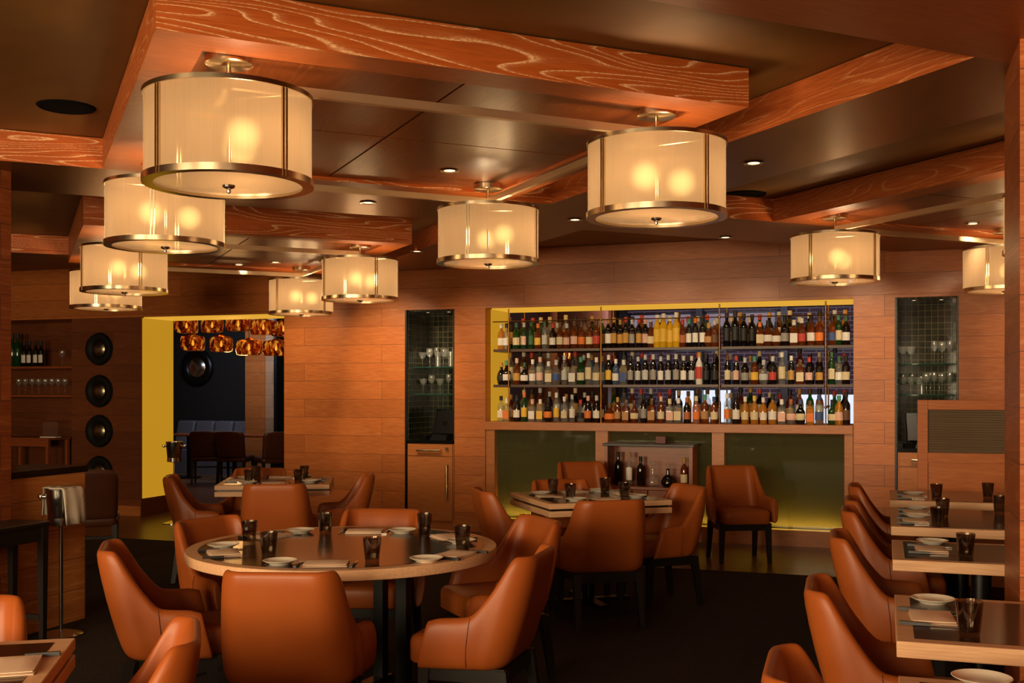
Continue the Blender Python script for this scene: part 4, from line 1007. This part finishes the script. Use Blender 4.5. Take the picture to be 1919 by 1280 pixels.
def cloth_mesh():
    m = MB(); pts = []
    prof = [(-.125, -.17), (-.118, -.09), (-.112, -.01), (-.10, .006), (-.05, .008), (0, .006), (.06, .008), (.10, .006), (.113, -.01), (.122, -.08), (.128, -.15), (.131, -.215)]
    n = 9
    for i, (x, z) in enumerate(prof):
        wv = .052 if x < 0 else .085
        if x < -.1: wv = .035
        for j in range(n):
            v_ = j / (n - 1) * 2 - 1; drop = max(0, -z)
            m.v.append((x + .02 * math.sin(v_ * 5 + 1) * drop * 5 * .5, v_ * wv - (.0 if x < 0 else .01), z + .004 * math.sin(v_ * 7 + x * 20)))
    for i in range(len(prof) - 1):
        for j in range(n - 1): k = i * n + j; m.f.append((k, k + 1, k + n + 1, k + n)); m.m.append(0)
    return m.mesh('service_cloth', m_towel, True)
o = link('service_cloth', cloth_mesh(), None, (IB.x, IB.y, .907), R(-22)); tag(o, 'cream service cloth draped over the ice bucket by the host counter', 'cloth')
o.modifiers.new('thick', 'SOLIDIFY').thickness = .006
p = G(327, 830, .92); bucket_stand((p.x * 12.2 / p.y, 12.2), 'polished ice bucket on a stand in the yellow lit doorway', .92, False)
# dark console beside the near left column
t = thing('service_table', 'black narrow service table against the left column, ice bucket beyond its end', 'table', W(-4.72, 4.62), AW)
bevel(MB().box(-.14, .14, -.45, .45, .725, .75).build('top', m_ebony, t)); MB().box(-.12, .12, -.43, .43, .64, .725).build('apron', m_ebony, t)
for a in (-.11, .11):
    for c_ in (-.42, .42): MB().quadbox([(a - .014, c_ - .014, 0), (a + .014, c_ - .014, 0), (a + .014, c_ + .014, 0), (a - .014, c_ + .014, 0), (a - .022, c_ - .022, .725), (a + .022, c_ - .022, .725), (a + .022, c_ + .022, .725), (a - .022, c_ + .022, .725)]).build('leg', m_ebony, t)
MB().box(-.10, .10, -.42, -.40, .18, .21).build('stretcher', m_ebony, t); MB().box(-.10, .10, .40, .42, .18, .21).build('stretcher', m_ebony, t)

# dark armless chairs
def side_chair(p, deg, label, group, first=[None]):
    loc, rz = (p[0], p[1], 0), R(deg - 90)
    if first[0]: return dup(first[0], label, loc, rz, group)
    t = thing('side_chair', label, 'chair', loc, rz, group); first[0] = t
    m = MB(); n = 7
    for sgn in (0, 1):
        for j in range(9):
            z = .43 + .43 * j / 8
            for i in range(n):
                u = i / (n - 1) * 2 - 1; hw = .235 + .012 * j / 8 - (.03 if j == 8 else 0)
                m.v.append((u * hw, -.20 - .11 * j / 8 - .02 * (1 - u * u) + (.03 if sgn else -.022), z - (.012 * abs(u) ** 3 if j == 8 else 0)))
    q = 9 * n
    for sgn in (0, 1):
        for j in range(8):
            for i in range(n - 1): k = sgn * q + j * n + i; m.f.append((k, k + 1, k + n + 1, k + n)); m.m.append(0)
    rim = [i for i in range(n)] + [j * n + n - 1 for j in range(1, 9)] + [8 * n + i for i in range(n - 2, -1, -1)] + [j * n for j in range(7, 0, -1)]
    for a in range(len(rim)): c_, d = rim[a], rim[(a + 1) % len(rim)]; m.f.append((c_, d, q + d, q + c_)); m.m.append(0)
    subsurf(m.build('backrest', m_brown_leather, t, smooth=180), 1)
    rounded(-.235, .235, -.22, .24, .37, .46).build('seat', m_brown_leather, t, smooth=60)
    for sx_ in (-1, 1):
        for y, dy in ((.2, .02), (-.19, -.09)):
            x = sx_ * .205; MB().quadbox([(x - .013, y + dy - .013, 0), (x + .013, y + dy - .013, 0), (x + .013, y + dy + .013, 0), (x - .013, y + dy + .013, 0), (x - .022, y - .022, .39), (x + .022, y - .022, .39), (x + .022, y + .022, .39), (x - .022, y + .022, .39)]).build('leg', m_ebony, t)
    MB().box(-.2, .2, -.235, -.215, .27, .295).build('stretcher', m_ebony, t)
    return t
p = G(196, 876, .87); side_chair((p.x - .22, p.y + .25), 108, 'dark brown armless chair by the round mirrors, its back to the camera', 'armless chairs')

# ------------------------------------------------------------------ the room beyond the doorway
xi0, xi1 = wx(265) - 4.5, xa[760]
struct(MB().box(xi0 - 2.2, xi1, 17.2, 17.35, 0, ZC).build('wall_back', plain('charcoal_wall', S((34, 30, 28)), .6, noise=.1), rz=AW))
struct(MB().box(xi1, xi1 + .15, 11.34, 21, 0, ZC).build('wall_inner', m_wall_side, rz=AW))
struct(MB().box(xi0 - 2.3, xi0 - 2.2, 11.34, 17.3, 0, ZC).build('wall_inner', m_wall_side, rz=AW))
p0, p1, p2 = wx(460, 16.6), wx(504, 16.6), wx(522, 16.6)
struct(MB().box(p0, p1, 16.6, 17.2, 0, ZC).build('wall_pier', m_wall, rz=AW))
struct(MB().box(p1, p2, 16.5, 17.2, 0, ZC).build('wall_pier', wood('pale_pier', S((150, 112, 84)), S((172, 134, 104)), S((196, 160, 130)), 'X', 'Z', (3, .2), amount=.2), rz=AW))
struct(MB().box(p2, p2 + .06, 16.45, 17.2, 0, ZC).build('trim_10', m_black, rz=AW))
t = thing('convex_mirror', 'large convex mirror in a black frame on the dark wall through the doorway', 'mirror', W(wx(369, 17.15), 17.19, CZ + 45 * 17.6 / F), AW)
MB().lathe([(.17, .02), (.20, .06), (.30, .075), (.34, .04), (.345, .0), (.17, .0)], 48).build('frame', m_black, t, smooth=50).rotation_euler = (PI / 2, 0, 0)
MB().lathe([(.2, .03), (.15, .07), (.08, .09), (.001, .098)], 40).build('glass', m_chrome_mirror, t, smooth=True).rotation_euler = (PI / 2, 0, 0)
t = thing('lounge_banquette', 'grey leather banquette with square back cushions in the room beyond the doorway', 'banquette', W(wx(340, 16.6) - .3, 16.3), AW)
LBW = p0 - .02 - (wx(340, 16.6) - .3); cw = LBW / 4
MB().box(0, LBW, 0, .7, 0, .42).build('seat', m_grey_leather, t)
for i in range(4):
    c_ = MB().quadbox([(cw * i + .015, .45, .42), (cw * i + cw - .015, .45, .42), (cw * i + cw - .015, .72, .42), (cw * i + .015, .72, .42), (cw * i + .015, .58, .93), (cw * i + cw - .015, .58, .93), (cw * i + cw - .015, .76, .93), (cw * i + .015, .76, .93)]).build('back_cushion', m_grey_leather, t); bevel(c_, .04, 3)
for i, (px, lb) in enumerate(((355, 'left'), (440, 'middle'), (512, 'right'))):
    q = W(wx(px, 15.6), 15.6)
    t = thing('lounge_table', 'dark table in the room beyond the doorway, %s one' % lb, 'table', q, AW, 'tables beyond the doorway')
    bevel(MB().box(-.33, .33, -.3, .3, .72, .75).build('top', m_mahog, t)); MB().cyl(.04, .02, .72, 14).build('pedestal', m_black, t); MB().cyl(.2, 0, .02, 20).build('base', m_black, t)
side_chair(W(wx(392, 14.8), 14.75), 100, 'dark brown chair beyond the doorway, left of the pair', 'chairs beyond the doorway')
side_chair(W(wx(446, 14.8), 14.75), 84, 'dark brown chair beyond the doorway, second of the pair', 'chairs beyond the doorway')
side_chair(W(wx(505, 14.6), 14.7), 120, 'dark brown chair beyond the doorway, against its right edge', 'chairs beyond the doorway')
AP = MB().lathe([(.10, -.10), (.125, -.09), (.135, -.04), (.135, .05), (.125, .09), (.05, .11), (.02, .13)], 28, sq=4).disc(.10, -.10, 28, sq=4, up=False).mesh('glass', m_amber_pend, 60)
def amber(px, py, y, i, row, s_=1.0):
    z = CZ - (py - HY) * (y * 1.13) / F
    t = thing('amber_pendant', 'amber glass pendant through the doorway, %s of the %s row' % (ORD[i + 1], row), 'pendant light', W(wx(px, y), y, z), R(20 * i), 'amber glass pendants')
    link('glass', AP, t).scale = (s_ * 1.15, s_ * 1.15, s_ * 1.05)
    MB().tube([(0, 0, .1), (0, 0, ZC - z)], .004, 6).build('cord', m_black, t)
    MB().lathe([(.001, -.04), (.02, -.03), (.026, 0), (.012, .05), (.001, .06)], 12).build('bulb', m_bulb, t, smooth=True)
for i, px in enumerate((362, 415, 467, 518)): amber(px, (640, 643, 650, 652)[i], 13.0, i, 'lower front', 1.0)
for i, px in enumerate((350, 398, 447, 494, 532)): amber(px, (606, 606, 604, 612, 616)[i], 13.9, i, 'upper rear', 1.05)
l = bpy.data.lights.new('amber_glow', 'POINT'); l.energy = 14; l.color = (1, .5, .16); l.shadow_soft_size = .2
o = bpy.data.objects.new('amber_glow', l); C.objects.link(o); o.location = W(wx(440, 13.4), 13.4, 1.9)
area('lounge_fill', W(wx(425, 15.3), 15.3, 2.8), W(wx(425, 16.3), 16.5, .6), 2.0, .6, 26, (.72, .82, 1.0))  # added bluish fill under the ceiling to brighten the banquette; no real source

# ------------------------------------------------------------------ the room beyond the bottle shelves
yb = 20.0
bx0, bx1 = xi1 + .15, WR + 5.8
struct(MB().box(bx0, bx1, yb, yb + .2, 0, ZC + .5).build('wall_brick', m_brick, rz=AW))
struct(MB().box(bx1, bx1 + .2, 11.34, yb + .2, 0, ZC).build('wall_inner', m_wall_side, rz=AW))
struct(MB().box(WR + .2, bx1, 11.34, 11.5, 0, ZC).build('wall_inner', m_wall_side, rz=AW))
kx = wx(1140, 16.0)
struct(MB().box(bx0, kx, 16.0, 16.2, 0, ZC).build('wall_inner', wood('inner_boards', S((74, 38, 20)), S((96, 52, 28)), S((120, 70, 40)), 'X', 'Z', (2, .3), amount=.2), rz=AW))
wi = 4
for pa, pb, z0, z1, m_ in ((1262, 1306, .75, 1.52, m_sky), (1312, 1375, .75, 1.53, m_sky), (1456, 1484, .75, 1.44, m_sky), (1490, 1660, .75, 1.45, m_sky), (1150, 1162, 2.62, 2.93, m_skyband), (1178, 1300, 2.62, 2.93, m_skyband), (1320, 1458, 2.62, 2.93, m_skyband)):
    x0, x1 = wx(pa, yb - .02), wx(pb, yb - .02); b = MB()
    for x in (x0, x1 - .05): b.box(x, x + .05, yb - .04, yb - .002, z0, z1)
    for z in (z0, z1 - .04): b.box(x0, x1, yb - .04, yb - .002, z, z + .04)
    o = struct(b.build('window_%d' % wi, m_ebony, rz=AW)); wi += 1
    MB().box(x0 + .05, x1 - .05, yb - .02, yb - .01, z0 + .04, z1 - .04).build('pane', m_, o)
for px in (1310, 1470, 1166):
    x = wx(px, yb - .3); struct(MB().box(x - .06, x + .06, yb - .3, yb - .1, 0, ZC).build('column', m_ebony, rz=AW))
for px, lb in ((1005, 'left'), (1062, 'right')):
    x = wx(px, 15.9); t = thing('wall_sconce', 'small amber wall lamp seen between the bottles, %s one' % lb, 'wall lamp', W(x, 15.98, 2.0), AW, 'wall lamps beyond the shelves')
    MB().box(-.05, .05, -.01, .0, -.15, .1).build('backplate', m_brass, t); MB().lathe([(.03, -.02), (.05, .05), (.045, .07), (.001, .08)], 16, cy=-.06).build('shade', m_flame, t, smooth=True)
area('brick_room_light', W(wx(1400, 17.5), 16.0, 2.9), W(wx(1380, 20), 20, 1.6), 4.0, 1.0, 90, (.86, .80, 1.0))
print('objects', len(C.objects))
